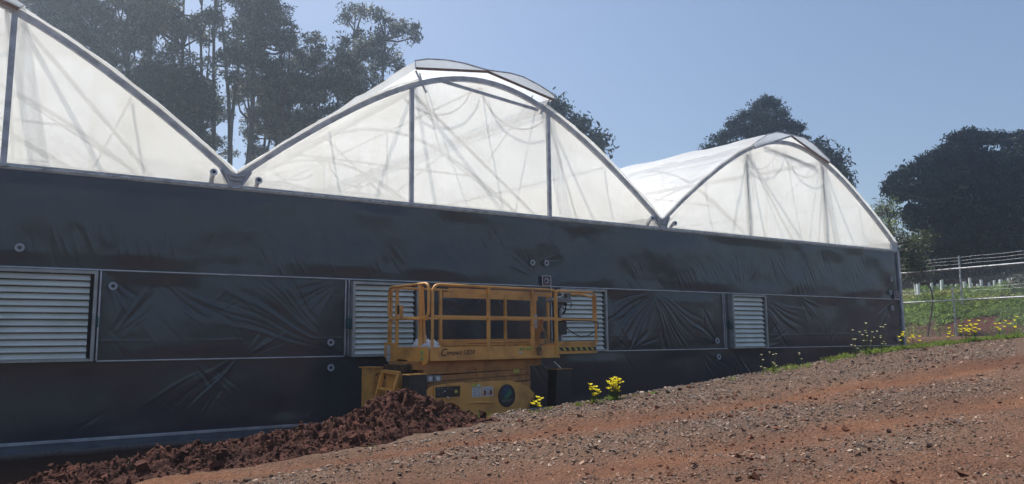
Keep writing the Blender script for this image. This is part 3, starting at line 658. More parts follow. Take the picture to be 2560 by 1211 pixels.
# mast plate and darker post
lp(MB().box((2.55, .40, 1.08), (2.66, .43, 1.7)), 'mast_plate', Y2)
lp(MB().tube([(.9, .25, 1.30), (1.2, .22, 1.305), (2.2, .20, 1.315)], .016, 8), 'extension_handle', Y2)
lp(MB().tube([(.25, .9, 1.32), (.62, .9, 1.30)], .012, 6), 'extension_handle', M['black'])
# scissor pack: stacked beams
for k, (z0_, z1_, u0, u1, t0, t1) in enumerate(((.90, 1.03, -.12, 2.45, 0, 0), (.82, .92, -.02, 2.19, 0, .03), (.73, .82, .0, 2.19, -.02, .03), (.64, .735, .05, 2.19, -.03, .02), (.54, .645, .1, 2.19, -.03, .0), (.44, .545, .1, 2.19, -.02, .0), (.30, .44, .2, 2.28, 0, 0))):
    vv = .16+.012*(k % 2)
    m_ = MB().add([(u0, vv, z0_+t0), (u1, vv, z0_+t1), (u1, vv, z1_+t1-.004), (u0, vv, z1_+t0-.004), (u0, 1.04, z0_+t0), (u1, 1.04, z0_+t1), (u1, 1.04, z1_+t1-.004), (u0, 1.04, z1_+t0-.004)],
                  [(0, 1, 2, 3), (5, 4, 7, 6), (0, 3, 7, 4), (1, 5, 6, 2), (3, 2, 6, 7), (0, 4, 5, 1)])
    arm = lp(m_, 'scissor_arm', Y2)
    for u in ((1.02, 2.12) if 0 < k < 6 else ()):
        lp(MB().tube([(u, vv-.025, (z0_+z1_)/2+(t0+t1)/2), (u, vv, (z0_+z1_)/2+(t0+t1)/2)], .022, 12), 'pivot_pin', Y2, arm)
hb = MB(); random.seed(3)
for k in range(9):
    u = -.3+random.random()*.25; w_ = .80+random.random()*.15
    hb.tube([(u, .3+random.random()*.4, w_), (u+.12, .25+random.random()*.5, w_+random.uniform(-.05, .06)), (u+.3, .3+random.random()*.4, w_-.02)], .014, 6)
hb.box((-.32, .35, .86), (.02, .85, .98), .01); lp(hb, 'hose_bundle', mat('dirty_hose', (.09, .05, .03), .8, 0, (.03, .02, .015), 10))
# chassis body (side skirt with wheel arch)
sk = [(-.10, .17), (-.10, .60), (-.02, .655), (.2, .675), (.62, .69), (.62, .675), (1.2, .685), (1.55, .68), (1.78, .64), (1.98, .55), (2.10, .45), (2.08, .38), (1.96, .28), (1.85, -.02), (.72, -.02), (.66, .12), (.60, .22), (.50, .32), (.38, .38), (.1, .385), (.02, .30), (-.02, .17)]
sb = MB().poly(sk, .05, (0, -.03, 0)); bo = lp(sb, 'side_skirt', Y_)
bm_ = bmesh.new(); bm_.from_mesh(bo.data); bmesh.ops.remove_doubles(bm_, verts=bm_.verts, dist=1e-4)
bmesh.ops.bevel(bm_, geom=[e for e in bm_.edges if e.is_manifold and len(e.link_faces) == 2 and min(len(f.verts) for f in e.link_faces) < max(len(f.verts) for f in e.link_faces)], offset=.014, segments=3, affect='EDGES', profile=.7)
bm_.to_mesh(bo.data); bm_.free()
lp(MB().tube([(.66, -.035, .355), (.95, -.038, .36), (1.25, -.035, .33)], [.004, .02, .004], 8), 'skirt_swage', Y_)
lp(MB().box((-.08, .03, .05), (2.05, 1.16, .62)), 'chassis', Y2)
lp(MB().box((-.02, -.0, .385), (.60, .03, .40)), 'chassis', M['black'])
for u in (.30, 1.55):
    for vv in (.0, 1.0):
        wv = MB(); n = 24; prof = [(.10, .18), (.0, .18), (-.0, .26), (.02, .29), (.16, .29), (.18, .26), (.18, .18), (.10, .18)]
        vs = [(u+r_*math.cos(2*math.pi*k/n), vv+a, .09+r_*math.sin(2*math.pi*k/n)) for k in range(n) for a, r_ in prof]
        wv.add(vs, [(k*8+j, k*8+(j+1) % 8, ((k+1) % n)*8+(j+1) % 8, ((k+1) % n)*8+j) for k in range(n) for j in range(7)])
        w_ = lp(wv, 'wheel', M['rubber'], smooth=True)
        lp(MB().tube([(u, vv+.02, .09), (u, vv+.16, .09)], .17, 20), 'rim', Y2, w_)
# control panel recess
cp = MB().box((.045, -.040, .475), (.515, -.030, .635), .006); cpo = lp(cp, 'control_panel', M['black'])
fr = MB()
for a, b in (((.03, .46), (.03, .65)), ((.03, .65), (.53, .65)), ((.53, .65), (.53, .46)), ((.53, .46), (.03, .46))): fr.bar((a[0], -.044, a[1]), (b[0], -.044, b[1]), .02, .022, (0, 1, 0))
lp(fr, 'panel_surround', Y_, cpo)
lp(MB().tube([(.44, -.042, .555), (.44, -.052, .555)], .028, 16), 'emergency_button', M['ylabel'], cpo)
for u, w_, m_ in ((.10, .60, 'grey'), (.16, .60, 'grey'), (.21, .56, 'white'), (.27, .60, 'grey'), (.17, .54, 'grey'), (.33, .58, 'red'), (.10, .52, 'grey')): lp(MB().box((u, -.046, w_), (u+.03, -.042, w_+.018)), 'panel_switch', M[m_], cpo)
lp(MB().bar((.27, -.05, .49), (.295, -.055, .455), .018), 'panel_key', M['white'], cpo)
# decals
def decal(u, w_, u2, w2, m, parent=None, v=-.0332): return lp(MB().box((u, v, w_), (u2, v+.0012, w2)), 'decal', M[m], parent)
d1 = decal(.765, .445, .95, .60, 'white'); decal(.765, .60, .95, .655, 'ylabel', d1, -.0334); decal(.865, .615, .93, .64, 'white', d1, -.0345)
ln = MB()
for z in (.49, .545, .60): ln.box((.77, -.0345, z), (.945, -.0336, z+.004))
ln.box((.856, -.0345, .45), (.860, -.0336, .60))
for a, b in ((.79, .51), (.80, .46), (.89, .46), (.88, .51), (.89, .57), (.79, .565)): ln.add([(a, -.0345, b), (a+.035, -.0345, b+.004), (a+.018, -.0345, b+.026)], [(0, 1, 2)])
lp(ln, 'decal_print', M['grey'], d1)
d2 = decal(.975, .447, 1.195, .60, 'white')
for u in (1.0, 1.125): decal(u, .465, u+.05, .545, 'red', d2, -.0345)
ln = MB()
for k in range(4): ln.box((1.062, -.0345, .467+k*.02), (1.108, -.0336, .475+k*.02))
ln.box((1.03, -.0345, .57), (1.17, -.0336, .576)); ln.box((1.03, -.0345, .555), (1.17, -.0336, .559)); lp(ln, 'decal_print', M['grey'], d2)
# oval logo with woven globe
n = 40; cu, cw_, ra, rb = 1.485, .435, .185, .185
ov = MB(); ov.add([(cu+ra*math.cos(2*math.pi*k/n), y, cw_+rb*math.sin(2*math.pi*k/n)) for y in (-.0375, -.033) for k in range(n)], [tuple(range(n))[::-1]]+[(k, (k+1) % n, (k+1) % n+n, k+n) for k in range(n)])
oo = lp(ov, 'round_decal', M['black'])
def lattice(m_, sel, name):
    b = MB(); gx_, gz_ = cu+.0, .485
    for k in range(-3, 4):
        for orient in (0, 1):
            o_ = k*.026; L_ = math.sqrt(max(0, .088**2-o_**2)); N_ = 12; bow = o_*.25
            pts = []
            for j in range(N_+1):
                s_ = -L_+2*L_*j/N_; c_ = o_+bow*(1-(s_/.088)**2)
                pts.append((gx_+(s_ if orient else c_), -.0390-.0006*orient, gz_+(c_ if orient else s_)))
            for j in range(N_):
                mid = (pts[j][0]-gx_)+(-(pts[j][2]-gz_))
                if (mid > 0) == sel: b.bar(pts[j], pts[j+1], .008, .0006, (0, 1, 0)) if False else b.tube([pts[j], pts[j+1]], .0048, 4)
    lp(b, name, m_, oo)
lattice(M['green'], True, 'globe_emblem'); lattice(M['blue'], False, 'globe_emblem')
ln = MB(); random.seed(5)
u = 1.375
while u < 1.6:
    w_ = random.uniform(.010, .018); ln.box((u, -.0392, .355), (u+w_, -.0386, .355+random.choice([.012, .012, .018]))); u += w_+.006
ln.box((1.40, -.0392, .335), (1.57, -.0386, .341)); lp(ln, 'emblem_lettering', M['grey'], oo)
# other small labels
def lab(u, w_, du, dw, m, v): 
    o = lp(MB().box((u, v-.0014, w_), (u+du, v, w_+dw)), 'decal', M[m]); return o
for u, w_, du in ((1.79, 1.165, .12), (1.95, 1.165, .14)):
    o = lab(u, w_, du, .055, 'ylabel', -.0135); q = MB()
    for k in range(3): q.add([(u+.01+k*.035, -.0156, w_+.012), (u+.035+k*.035, -.0156, w_+.012), (u+.022+k*.035, -.0156, w_+.042)], [(0, 1, 2)])
    lp(q, 'decal_print', M['ink'], o)
lab(1.78, 1.12, .07, .03, 'white', -.0135)
lab(1.80, .79, .14, .06, 'ylabel', .1585)
def elab(v, w_, dv, dw, m):
    return lp(MB().box((-.064, v, w_), (-.0625, v+dv, w_+dw)), 'decal', M[m])
o = elab(1.08, 1.02, .11, .26, 'white'); q = MB()
for z in (1.04, 1.055, 1.07, 1.085, 1.13, 1.15, 1.17, 1.20, 1.235): q.box((-.0655, 1.095, z), (-.0645, 1.175, z+.006))
q.box((-.0655, 1.085, 1.115), (-.0645, 1.185, 1.13)); lp(q, 'decal_print', M['grey'], o)
for z in (1.04, 1.125):
    o = elab(.10, z, .11, .075, 'ylabel'); q = MB().poly([(.02, .01), (.08, .01), (.05, .055)], .001, (-.0655, .11, z), (0, 1, 0), (0, 0, 1)); lp(q, 'decal_print', M['grey'], o)
# lettering
def lettering(txt, size, u, w_, shear, v=-.0145):
    c = bpy.data.curves.new('lettering', 'FONT'); c.body = txt; c.size = size; c.shear = shear; c.extrude = .0006; c.offset = .0012
    o = bpy.data.objects.new('tmp', c); COL.objects.link(o); bpy.context.view_layer.update()
    me = bpy.data.meshes.new_from_object(o.evaluated_get(bpy.context.evaluated_depsgraph_get())); bpy.data.objects.remove(o)
    me.materials.clear(); me.materials.append(M['ink']); me.name = 'lettering'
    me.transform(LM @ Matrix.Translation((u, v, w_)) @ Matrix.Rotation(R(90), 4, 'X'))
    o = bpy.data.objects.new('lettering', me); COL.objects.link(o); LP.append((o, None)); return o
lettering('C', .165, .155, 1.105, .35); lettering('ompact 12DX', .098, .275, 1.125, .3)
# work lights on the chassis
for u in (-.10, .05):
    bl = lp(MB().box((u, -.02, .715), (u+.13, .10, .815), .006), 'work_light', M['grey']); lp(MB().tube([(u+.065, -.018, .765), (u+.065, -.032, .765)], .036, 14), 'lamp_lens', M['white'], bl)
# outrigger housings, ladder
def leaf_box(pts, v0, v1, m, name):
    return lp(MB().add([(a, v0, b) for a, b in pts]+[(a, v1, b) for a, b in pts], [tuple(range(4)), (7, 6, 5, 4), (0, 4, 5, 1), (1, 5, 6, 2), (2, 6, 7, 3), (3, 7, 4, 0)]), name, m)
leaf_box([(-.50, -.1), (-.13, -.1), (-.12, .835), (-.42, .835)], -.06, .14, M['black'], 'outrigger_housing')
leaf_box([(-.43, .836), (-.11, .836), (-.115, .850), (-.42, .850)], -.07, .15, Y_, 'housing_cap')
leaf_box([(2.58, -.1), (3.03, -.1), (3.02, .82), (2.66, .82)], -.02, .2, M['black'], 'outrigger_housing')
leaf_box([(2.64, .821), (3.05, .821), (3.04, .832), (2.66, .832)], -.03, .22, Y2, 'housing_cap')
lp(MB().bar((2.88, .1, .83), (2.72, .12, .96), .02), 'outrigger_rod', M['galv_l'])
lp(MB().box((-.46, .93, -.1), (-.28, 1.30, .93), .008), 'outrigger_housing', Y_); lp(MB().box((-.48, .90, .92), (-.27, 1.36, .94)), 'housing_cap', Y_)
ld = MB()
ld.bar((-.44, .66, .88), (-.62, .80, .05), .05, .05, (0, 1, 0)); ld.bar((-.42, .24, .86), (-.60, .34, .05), .05, .05, (0, 1, 0)); ld.bar((-.44, .66, .88), (-.42, .24, .86), .06, .05)
ld.bar((-.50, .68, .62), (-.48, .28, .60), .10, .03); ld.bar((-.55, .70, .35), (-.52, .28, .33), .10, .03); ld.box((-.40, .26, .3), (-.34, .66, .84)); lp(ld, 'access_ladder', Y_)
lp(MB().tube([(-.42, .93, .80), (-.42, .86, .84), (-.42, .72, .85)], .008, 6), 'hose', M['rubber']); lp(MB().box((-.36, .68, -.05), (-.25, .92, .75), .01), 'chassis', Y2)
bpy.context.view_layer.update(); inv = lift.matrix_world.inverted()
for o, p in LP:
    o.parent = p if p else lift; o.matrix_parent_inverse = Matrix.Identity(4) if p else inv

# white bag lying on the platform
def blob(name, c, r, seed, m, lump=.3, seg=24, rings=14, floor=None):
    a = np.linspace(0, 2*np.pi, seg, endpoint=False); b = np.linspace(.02, np.pi-.02, rings)
    A, B_ = np.meshgrid(a, b, indexing='ij'); d = np.stack([np.cos(A)*np.sin(B_), np.sin(A)*np.sin(B_), np.cos(B_)], -1)
    nz = 1+lump*fbm(np.cos(A)*2+seed, B_*2+np.sin(A)*2, 4, seed)
    P = d*nz[..., None]*np.array(r)+np.array(c)
    if floor is not None: P[..., 2] = np.maximum(P[..., 2], floor)
    i = np.arange(seg)[:, None]; j = np.arange(rings-1)[None]; q = np.stack([i*rings+j, i*rings+j+1, ((i+1) % seg)*rings+j+1, ((i+1) % seg)*rings+j], -1).reshape(-1, 4)
    return P.reshape(-1, 3), q[:, ::-1]
bp_ = LM @ Vector((.10, .42, 1.20)); P1, F1 = blob('', LM @ Vector((.14, .40, 1.20)), (.15, .32, .13), 3, None, .5); P2, F2 = blob('', LM @ Vector((.12, .40, 1.29)), (.06, .07, .13), 8, None, .5)
P3, F3 = blob('', LM @ Vector((.14, .22, 1.23)), (.10, .16, .11), 12, None, .4)
bagm = npmesh('plastic_bag', np.concatenate([P1, P2, P3]), np.concatenate([F1, F2+len(P1), F3+len(P1)+len(P2)]), M['bag'])
tag(bagm, 'crumpled white plastic bag lying on the platform of the yellow lift', 'bag')
# rope knotted over the toe board
rp = MB(); rp.tube([(2.46, .04, 1.40), (2.40, .02, 1.30), (2.52, .03, 1.36), (2.62, .03, 1.34), (2.40, -.03, 1.29), (2.25, -.05, 1.26), (2.22, -.05, 1.20), (2.18, -.045, 1.14), (2.22, -.05, 1.09), (2.26, -.05, 1.11)], .014, 6)
rp.tube([(2.46, .04, 1.40), (2.44, .05, 1.50), (2.50, .2, 1.60)], .010, 6)
for k in range(4): rp.tube([(2.215+.035*math.cos(a)+k*.004, -.05+.02*math.sin(a), 1.215-.018*k+.012*math.sin(a*2+k)) for a in [2*math.pi*j/10 for j in range(10)]], .011, 6, closed=True)
ro = rp.build('rope', M['rope'], None, True, LM); tag(ro, 'short brown rope knotted over the side board near the right end of the lift platform', 'rope')

# ------------------------------------------------------------------ dug-up soil along the trench
CX = [-3.4, -2.7, -1.8, -1.2, -.5, .0, .4, .8, 1.1, 1.35, 1.6, 1.9, 2.2, 2.6]
CZ = [-.12, .02, .16, .20, .27, .34, .42, .56, .72, .74, .58, .43, .34, .24]
CY = [-3.9, -3.95, -4.0, -4.0, -4.0, -4.0, -4.0, -3.95, -3.9, -3.9, -3.85, -3.8, -3.8, -3.8]
def mound():
    xs = np.arange(-3.6, 2.75, .016); ys = np.arange(-5.6, -2.6, .016); X, Y = np.meshgrid(xs, ys, indexing='ij')
    cz = np.interp(X, CX, CZ); cy = np.interp(X, CX, CY); base = height(X, Y)
    d = Y-cy; wf = .72+.12*vnoise(X*1.7, X*0, 6)+.05*np.clip((cz-.2)/.5, 0, 1); fr = np.where(d < 0, np.clip(1+d/wf, 0, 1)**.9, np.clip(1-d/.5, 0, 1))
    lumps = np.abs(fbm(X*3.2, Y*3.2, 3, 13)); bill = 1-np.abs(fbm(X*8, Y*8, 3, 15))
    hh = (cz-base)*fr
    amp = np.clip(fr*1.6, 0, 1)*sstep(2.75, 2.4, X)
    Z = base + hh + amp*(.08*(lumps-.25)+.075*(bill-.7)+.040*fbm(X*21, Y*21, 4, 17)) - .03*(fr <= 0)
    n = np.clip(.5+.5*fbm(X*2, Y*2, 4, 71), 0, 1)[..., None]; n2 = np.clip(.5+.6*fbm(X*14, Y*14, 3, 72), 0, 1)[..., None]
    c = (np.array((.095, .038, .027))*n+np.array((.048, .021, .017))*(1-n))*(.55+.75*n2)
    o = npmesh('soil_mound', np.stack([X, Y, Z], -1).reshape(-1, 3), gridfaces(len(xs), len(ys)), M['soil'], cols=c.reshape(-1, 3))
    tag(o, 'long heap of crumbly dark red soil rising to a peak beside the yellow lift', 'soil heap')
    return xs, ys, Z, fr
mxs, mys, MZ, MF = mound()
def rocks(P, size, flat, colr, name, m, rg, j=1.):
    n = len(P)
    base = np.array([(-1,-1,-1),(1,-1,-1),(1,1,-1),(-1,1,-1),(-1,-1,1),(1,-1,1),(1,1,1),(-1,1,1)], float)*.5
    F = np.array([(0,3,2,1),(4,5,6,7),(0,1,5,4),(1,2,6,5),(2,3,7,6),(3,0,4,7)])
    v = base[None]*np.stack([rg.uniform(.7, 1.4, n), rg.uniform(.6, 1.1, n), flat*rg.uniform(.6, 1.3, n)], -1)[:, None]
    v = v*(1+j*rg.uniform(-.38, .28, (n, 8, 1))) + j*rg.uniform(-.12, .12, (n, 8, 3))
    v *= size[:, None, None]
    a = rg.uniform(0, 2*np.pi, n); t = rg.normal(0, .35, n); ph = rg.normal(0, .35, n)
    ca, sa, ct, st, cp, sp = np.cos(a), np.sin(a), np.cos(t), np.sin(t), np.cos(ph), np.sin(ph)
    x, y, z = v[..., 0], v[..., 1], v[..., 2]
    y, z = y*ct[:, None]-z*st[:, None], y*st[:, None]+z*ct[:, None]
    x, z = x*cp[:, None]+z*sp[:, None], -x*sp[:, None]+z*cp[:, None]
    x, y = x*ca[:, None]-y*sa[:, None], x*sa[:, None]+y*ca[:, None]
    V = np.stack([x, y, z], -1)+P[:, None]
    Fs = (F[None]+np.arange(n)[:, None, None]*8).reshape(-1, 4)
    return npmesh(name, V.reshape(-1, 3), Fs, m, smooth=False, cols=np.repeat(colr, 8, 0))
def scatter_stones():
    rg = np.random.default_rng(11); n = 250000
    az = rg.uniform(R(-2), R(66), n); r = 2.6+rg.uniform(0, 1, n)**1.15*19
    X = CAM.x+r*np.sin(az); Y = CAM.y+r*np.cos(az)
    g = gravelness(X, Y); keep = (rg.uniform(0, 1, n) < (g**1.5*1.05+.03)*(.55+.9*np.clip(.5+fbm(X*3.5, Y*3.5, 3, 61), 0, 1))) & (Y < -3.25+.15*vnoise(X*3, X*0, 2)) & (X < 24)
    cy = np.interp(X, CX, CY); keep &= ~((X < 2.3) & (Y > cy-.95)); keep &= ~((X < 1.0) & (rg.uniform(0, 1, n) < .35))
    X, Y, r, g = X[keep], Y[keep], r[keep], g[keep]; n = len(X)
    size = np.clip(rg.lognormal(-4.58, .50, n), .006, .055)*(1+.012*r); edge = sstep(-4.5, -3.7, Y)
    size *= 1+.45*edge
    Z = height(X, Y)+size*.10
    k = rg.uniform(0, 1, (n, 1)); lum = rg.lognormal(0, .42, (n, 1))
    gr_ = np.array((.17, .135, .112))*lum; rd = np.array((.18, .098, .063))*lum
    w = np.clip(.80*(1-g[:, None]) + .28*(k > .62) + .25*(k > .85) + .1 - .3*edge[:, None], 0, 1)
    c = np.clip(gr_*(1-w)+rd*w, .015, .42)
    tag(rocks(np.stack([X, Y, Z], -1), size, .38, c, 'gravel', M['stone'], rg), 'loose grey and reddish gravel chips scattered over the sloping yard', 'gravel', kind='stuff')
    # crumbs of red earth
    n = 5000; az = rg.uniform(R(-2), R(64), n); r = 2.8+rg.uniform(0, 1, n)*15
    X = CAM.x+r*np.sin(az); Y = CAM.y+r*np.cos(az); cl = fbm(X*.7, Y*1.6, 3, 91)
    keep = (cl > .12) & (Y < -3.5) & ((X > 2.2) | (Y < np.interp(X, CX, CY)-.7)); X, Y = X[keep], Y[keep]; n = len(X)
    size = np.clip(rg.lognormal(-4.1, .5, n), .010, .06); c = np.array((.13, .052, .032))*rg.lognormal(0, .35, (n, 1))
    tag(rocks(np.stack([X, Y, height(X, Y)+size*.2], -1), size, .7, np.clip(c, .01, .4), 'earth_crumbs', M['soil'], rg), 'small dark red earth crumbs strewn over the yard', 'earth crumbs', kind='stuff')
    # clods on the mound
    n = 15000; xi = rg.integers(2, len(mxs)-2, n); yi = rg.integers(2, len(mys)-2, n)
    f = MF[xi, yi]; keep = (f > .02) & (f < 1.01) & (mxs[xi] < 2.35); xi, yi = xi[keep], yi[keep]; n = len(xi)
    size = np.clip(rg.lognormal(-4.35, .6, n), .006, .13)
    P = np.stack([mxs[xi]+rg.uniform(-.01, .01, n), mys[yi]+rg.uniform(-.01, .01, n), MZ[xi, yi]+size*.15], -1)
    c = np.array((.075, .032, .024))*rg.lognormal(0, .3, (n, 1))
    tag(rocks(P, size, .8, np.clip(c, .012, .35), 'soil_clods', M['soil'], rg, .45), 'crumbly dark red clods covering the soil heap', 'soil clods', kind='stuff')
scatter_stones()

# ------------------------------------------------------------------ trees
def leafquads(C, L, Wd, rg, down=0., upn=0.):
    """C Nx3 centres -> leaf quads; down: how much they hang"""
    n = len(C); d = rg.normal(0, 1, (n, 3)); d[:, 2] = d[:, 2]*(1-abs(down)) - down*1.6 + upn; d /= np.linalg.norm(d, axis=1)[:, None]
    w = np.cross(d, rg.normal(0, 1, (n, 3))); w /= np.linalg.norm(w, axis=1)[:, None]+1e-9
    l = (L*rg.uniform(.6, 1.4, n))[:, None]; ww = (Wd*rg.uniform(.6, 1.4, n))[:, None]
    V = np.stack([C-d*l/2, C+w*ww/2, C+d*l/2, C-w*ww/2], 1)
    return V.reshape(-1, 3), np.arange(n*4).reshape(n, 4)
def tree(name, base, clumps, label, cat, group, rg, trunk_r=.22, leafm='leaf', col=(.05, .065, .035), per=520, L=.32, Wd=.11, tuft=.34, down=.5, upn=0, trunks=None, bare=0., lvar=.35, flat=.75, brn=True, kk=34):
    """clumps: list of (Vector centre, radius). trunk climbs to the crown, limbs to every clump, leaves hang in tufts"""
    root = thing(name, base, label, cat, group)
    base = Vector(base); tr = MB(); tops = max(c.z for c, r in clumps); cx = sum((c for c, r in clumps), Vector())/len(clumps)
    trunks = trunks or [Vector((cx.x, cx.y, tops-.5))]
    lines = []
    for ti, tp in enumerate(trunks):
        n = 12; pts = []; b0 = base+Vector((rg.uniform(-.2, .2), rg.uniform(-.2, .2), -.3)); wob = rg.uniform(-1, 1, 4)
        for k in range(n+1):
            t = k/n; p = b0.lerp(tp, t); bend = math.sin(t*math.pi)
            p = p+Vector((wob[0]*bend*.5+.25*math.sin(t*9+wob[1]*5)*t, wob[2]*bend*.5, 0)); pts.append(p)
        tr.tube(pts, [max(.035, trunk_r*(1-.9*(k/n)**1.1)) for k in range(n+1)], 7); lines.append(pts)
    allt = []
    for c, r in clumps:
        best = min(((p, (p-c).length+max(0, p.z-c.z+r*.5)*3) for ln_ in lines for p in ln_[3:]), key=lambda q: q[1])[0]
        m1 = best.lerp(c, .5)+Vector((rg.uniform(-.3, .3), rg.uniform(-.3, .3), -.15*(c-best).length*.4)); rr = max(.05, .075*min(2.2, (c-best).length*.35+.5))
        tr.tube([best, m1, c], [rr, rr*.7, rr*.4], 5, cap=False)
        nt_ = max(6, int(per/26*(r/1.3)**2)); 
        dirs = rg.normal(0, 1, (nt_, 3)); dirs /= np.linalg.norm(dirs, axis=1)[:, None]; rad = r*rg.uniform(.25, 1.0, nt_)**.6
        tc_ = np.array(c)+dirs*rad[:, None]*np.array((1, 1, flat))
        allt.append(tc_)
        if brn:
            for q in tc_[::3]:
                qv = Vector(q); mid = c.lerp(qv, .5)+Vector((0, 0, -.1)); tr.tube([c, mid, qv], [rr*.35, .02, .01], 3, cap=False)
    T_ = np.concatenate(allt); k = kk
    C = np.repeat(T_, k, 0)+np.clip(rg.normal(0, tuft, (len(T_)*k, 3)), -1.7*tuft, 1.7*tuft)*np.array((1, 1, .75))*np.repeat(rg.uniform(.5, 1.35, len(T_)), k)[:, None]
    V, F = leafquads(C, L, Wd, rg, down, upn)
    tl = np.repeat(rg.lognormal(0, lvar*1.5, len(T_)), k)[:, None]*rg.lognormal(0, .25, (len(C), 1))
    cc = np.array(col)*tl
    tro = tr.build('trunk', M['bark'], root, smooth=True)
    cro = npmesh('crown', V, F, M[leafm], root, smooth=False, cols=np.repeat(np.clip(cc, .004, .3), 4, 0))
    bpy.context.view_layer.update(); inv = root.matrix_world.inverted()
    for o in (tro, cro): o.matrix_parent_inverse = inv
    return root
def cl(px, py, D, rpx, dd=0.): return (atD(px, py, D+dd), rpx/1908.94*D)
def gum(idx, D, px_base, trunks_px, clumps_px, label, per=480, tr=.30, col=(.10, .11, .08), seed=0, **k):
    rg = np.random.default_rng(100+seed)
    b = atD(px_base, 500, D); bz = 1.5
    cs = []
    for x, y, r in clumps_px:
        if r > 27:
            for q in range(3): cs.append(cl(x+rg.uniform(-.75, .75)*r, y+rg.uniform(-.7, .7)*r, D, r*rg.uniform(.45, .72), rg.uniform(-2.2, 2.2)))
        else: cs.append(cl(x, y, D, r, rg.uniform(-1.6, 1.6)))
    ts = [atD(x, y, D+rg.uniform(-.5, .5)) for x, y in trunks_px]
    return tree('eucalyptus_tree', (b.x, b.y, bz), cs, label, 'tree', 'gum trees behind the greenhouse', rg, tr, leafm='leafg', col=col, per=per, trunks=ts, **k)
def rndcl(x0, x1, y0, y1, n, r0, r1, seed, ytop=None):
    rg = np.random.default_rng(seed); return [(rg.uniform(x0, x1), rg.uniform(y0, y1), rg.uniform(r0, r1)) for _ in range(n)]
GUMS = [
 (56, -60, [(-40, -200)], rndcl(-150, 40, -260, 60, 16, 34, 55, 1), 'gum tree behind the left arch, only its lowest boughs showing at the left frame edge'),
 (55, 130, [(130, -220)], rndcl(60, 210, -280, 120, 22, 34, 58, 2)+[(110, 20, 40), (150, 90, 45)], 'dense tall gum tree just right of the left greenhouse ridge'),
 (57, 240, [(250, -240)], rndcl(170, 320, -260, 170, 24, 34, 56, 3)+[(230, 120, 45)], 'dense gum tree second from the left behind the left roof slope'),
 (54, 350, [(330, -160), (390, -150)], rndcl(280, 420, -240, 120, 20, 28, 46, 4), 'forked gum tree with open crown left of the bare trunks'),
 (56, 500, [(450, -120), (515, -60), (545, -150)], rndcl(390, 560, -230, 90, 22, 26, 42, 5)+[(420, 130, 30), (470, 150, 24), (500, 90, 30), (400, 60, 34)], 'gum tree with two slender bare trunks left of the roof valley'),
 (53, 585, [(560, -60), (600, 30), (650, -190)], rndcl(560, 700, -240, 150, 26, 30, 50, 6)+[(560, 190, 26), (600, 170, 34), (640, 210, 36)], 'tall forked gum tree standing straight behind the first roof valley'),
 (57, 690, [(690, -140), (735, 60)], rndcl(610, 720, -180, 230, 26, 30, 52, 7)+[(700, 40, 38), (725, 110, 28), (690, 250, 40)], 'thick dark gum tree right of the roof valley, crown cut by the frame top'),
 (55, 770, [(790, 120)], [(790, 88, 20), (778, 115, 24), (810, 130, 26), (770, 160, 30), (800, 190, 36), (760, 215, 36), (790, 250, 38), (730, 200, 28), (745, 260, 36), (810, 290, 36), (770, 300, 34), (740, 320, 32), (835, 150, 22)], 'lower leafy gum tree with rounded top left of the tall lone crown'),
 (54, 900, [(885, 30), (960, 100)], [(880, 22, 20), (865, 45, 18), (905, 30, 18), (940, 30, 18), (960, 45, 22), (985, 60, 22), (1010, 72, 22), (1035, 95, 18), (1030, 70, 14), (900, 90, 24), (930, 105, 32), (890, 120, 28), (965, 100, 26), (955, 140, 28), (915, 150, 34), (990, 150, 20), (870, 160, 30), (900, 195, 36), (945, 190, 26), (850, 210, 32), (880, 240, 34), (1000, 175, 14), (860, 105, 18), (845, 120, 18)], 'tall gum tree with airy spreading crown left of the middle roof ridge'),
 (56, 840, [(845, 190), (800, 240)], rndcl(780, 900, 170, 330, 15, 24, 38, 10), 'shorter gum tree under the tall lone crown, above the middle roof slope'),
 (62, 90, [(90, 0)], rndcl(40, 200, -60, 110, 16, 34, 52, 12), 'far gum tree filling the gap behind the left arch'),
 (62, 330, [(340, 60)], rndcl(290, 400, -20, 260, 20, 30, 48, 14), 'far gum tree behind the forked one'),
 (62, 500, [(470, 40), (520, 60)], rndcl(430, 560, 150, 420, 12, 18, 30, 15), 'far thin gum tree seen between the two slender trunks'),
 (60, 720, [(700, 100), (735, 140)], rndcl(640, 800, 120, 400, 24, 20, 36, 16), 'far twiggy gum tree low above the middle roof slope'),
 (60, 640, [(620, 120), (660, 200), (700, 230)], rndcl(600, 760, 200, 400, 15, 20, 34, 11), 'thin low gum tree with bare limbs just right of the roof valley'),
]
for i, (D, pb, tp, cs, lb) in enumerate(GUMS): gum(i, D, pb, tp, cs, lb, seed=i, per=[760, 600, 580, 380, 300, 320, 430, 520, 470, 360][i] if i < 10 else 300, tuft=.27, kk=36, Wd=.10)
def other(name, D, pb, tp, cs, lb, cat, seed, base_z=1.5, **k):
    rg = np.random.default_rng(300+seed); b = atD(pb, 600, D)
    return tree(name, (b.x, b.y, base_z), [cl(x, y, D, r, rg.uniform(-1.3, 1.3)) for x, y, r in cs], lb, cat, None, rg, trunks=[atD(x, y, D) for x, y in tp], **k)
other('dense_tree', 50, 440, [(430, 200)], rndcl(350, 500, 190, 420, 34, 30, 46, 21)+[(400, 180, 30), (370, 200, 34)], 'dark bushy tree with dense foliage behind the left roof slope', 'tree', 1, leafm='leafd', col=(.022, .03, .02), per=900)
other('dense_tree', 48, 960, [(960, 250)], rndcl(900, 1000, 210, 300, 8, 20, 30, 23), 'low dark tree hidden mostly behind the middle greenhouse ridge', 'tree', 3, leafm='leafd', col=(.03, .04, .025), per=600)
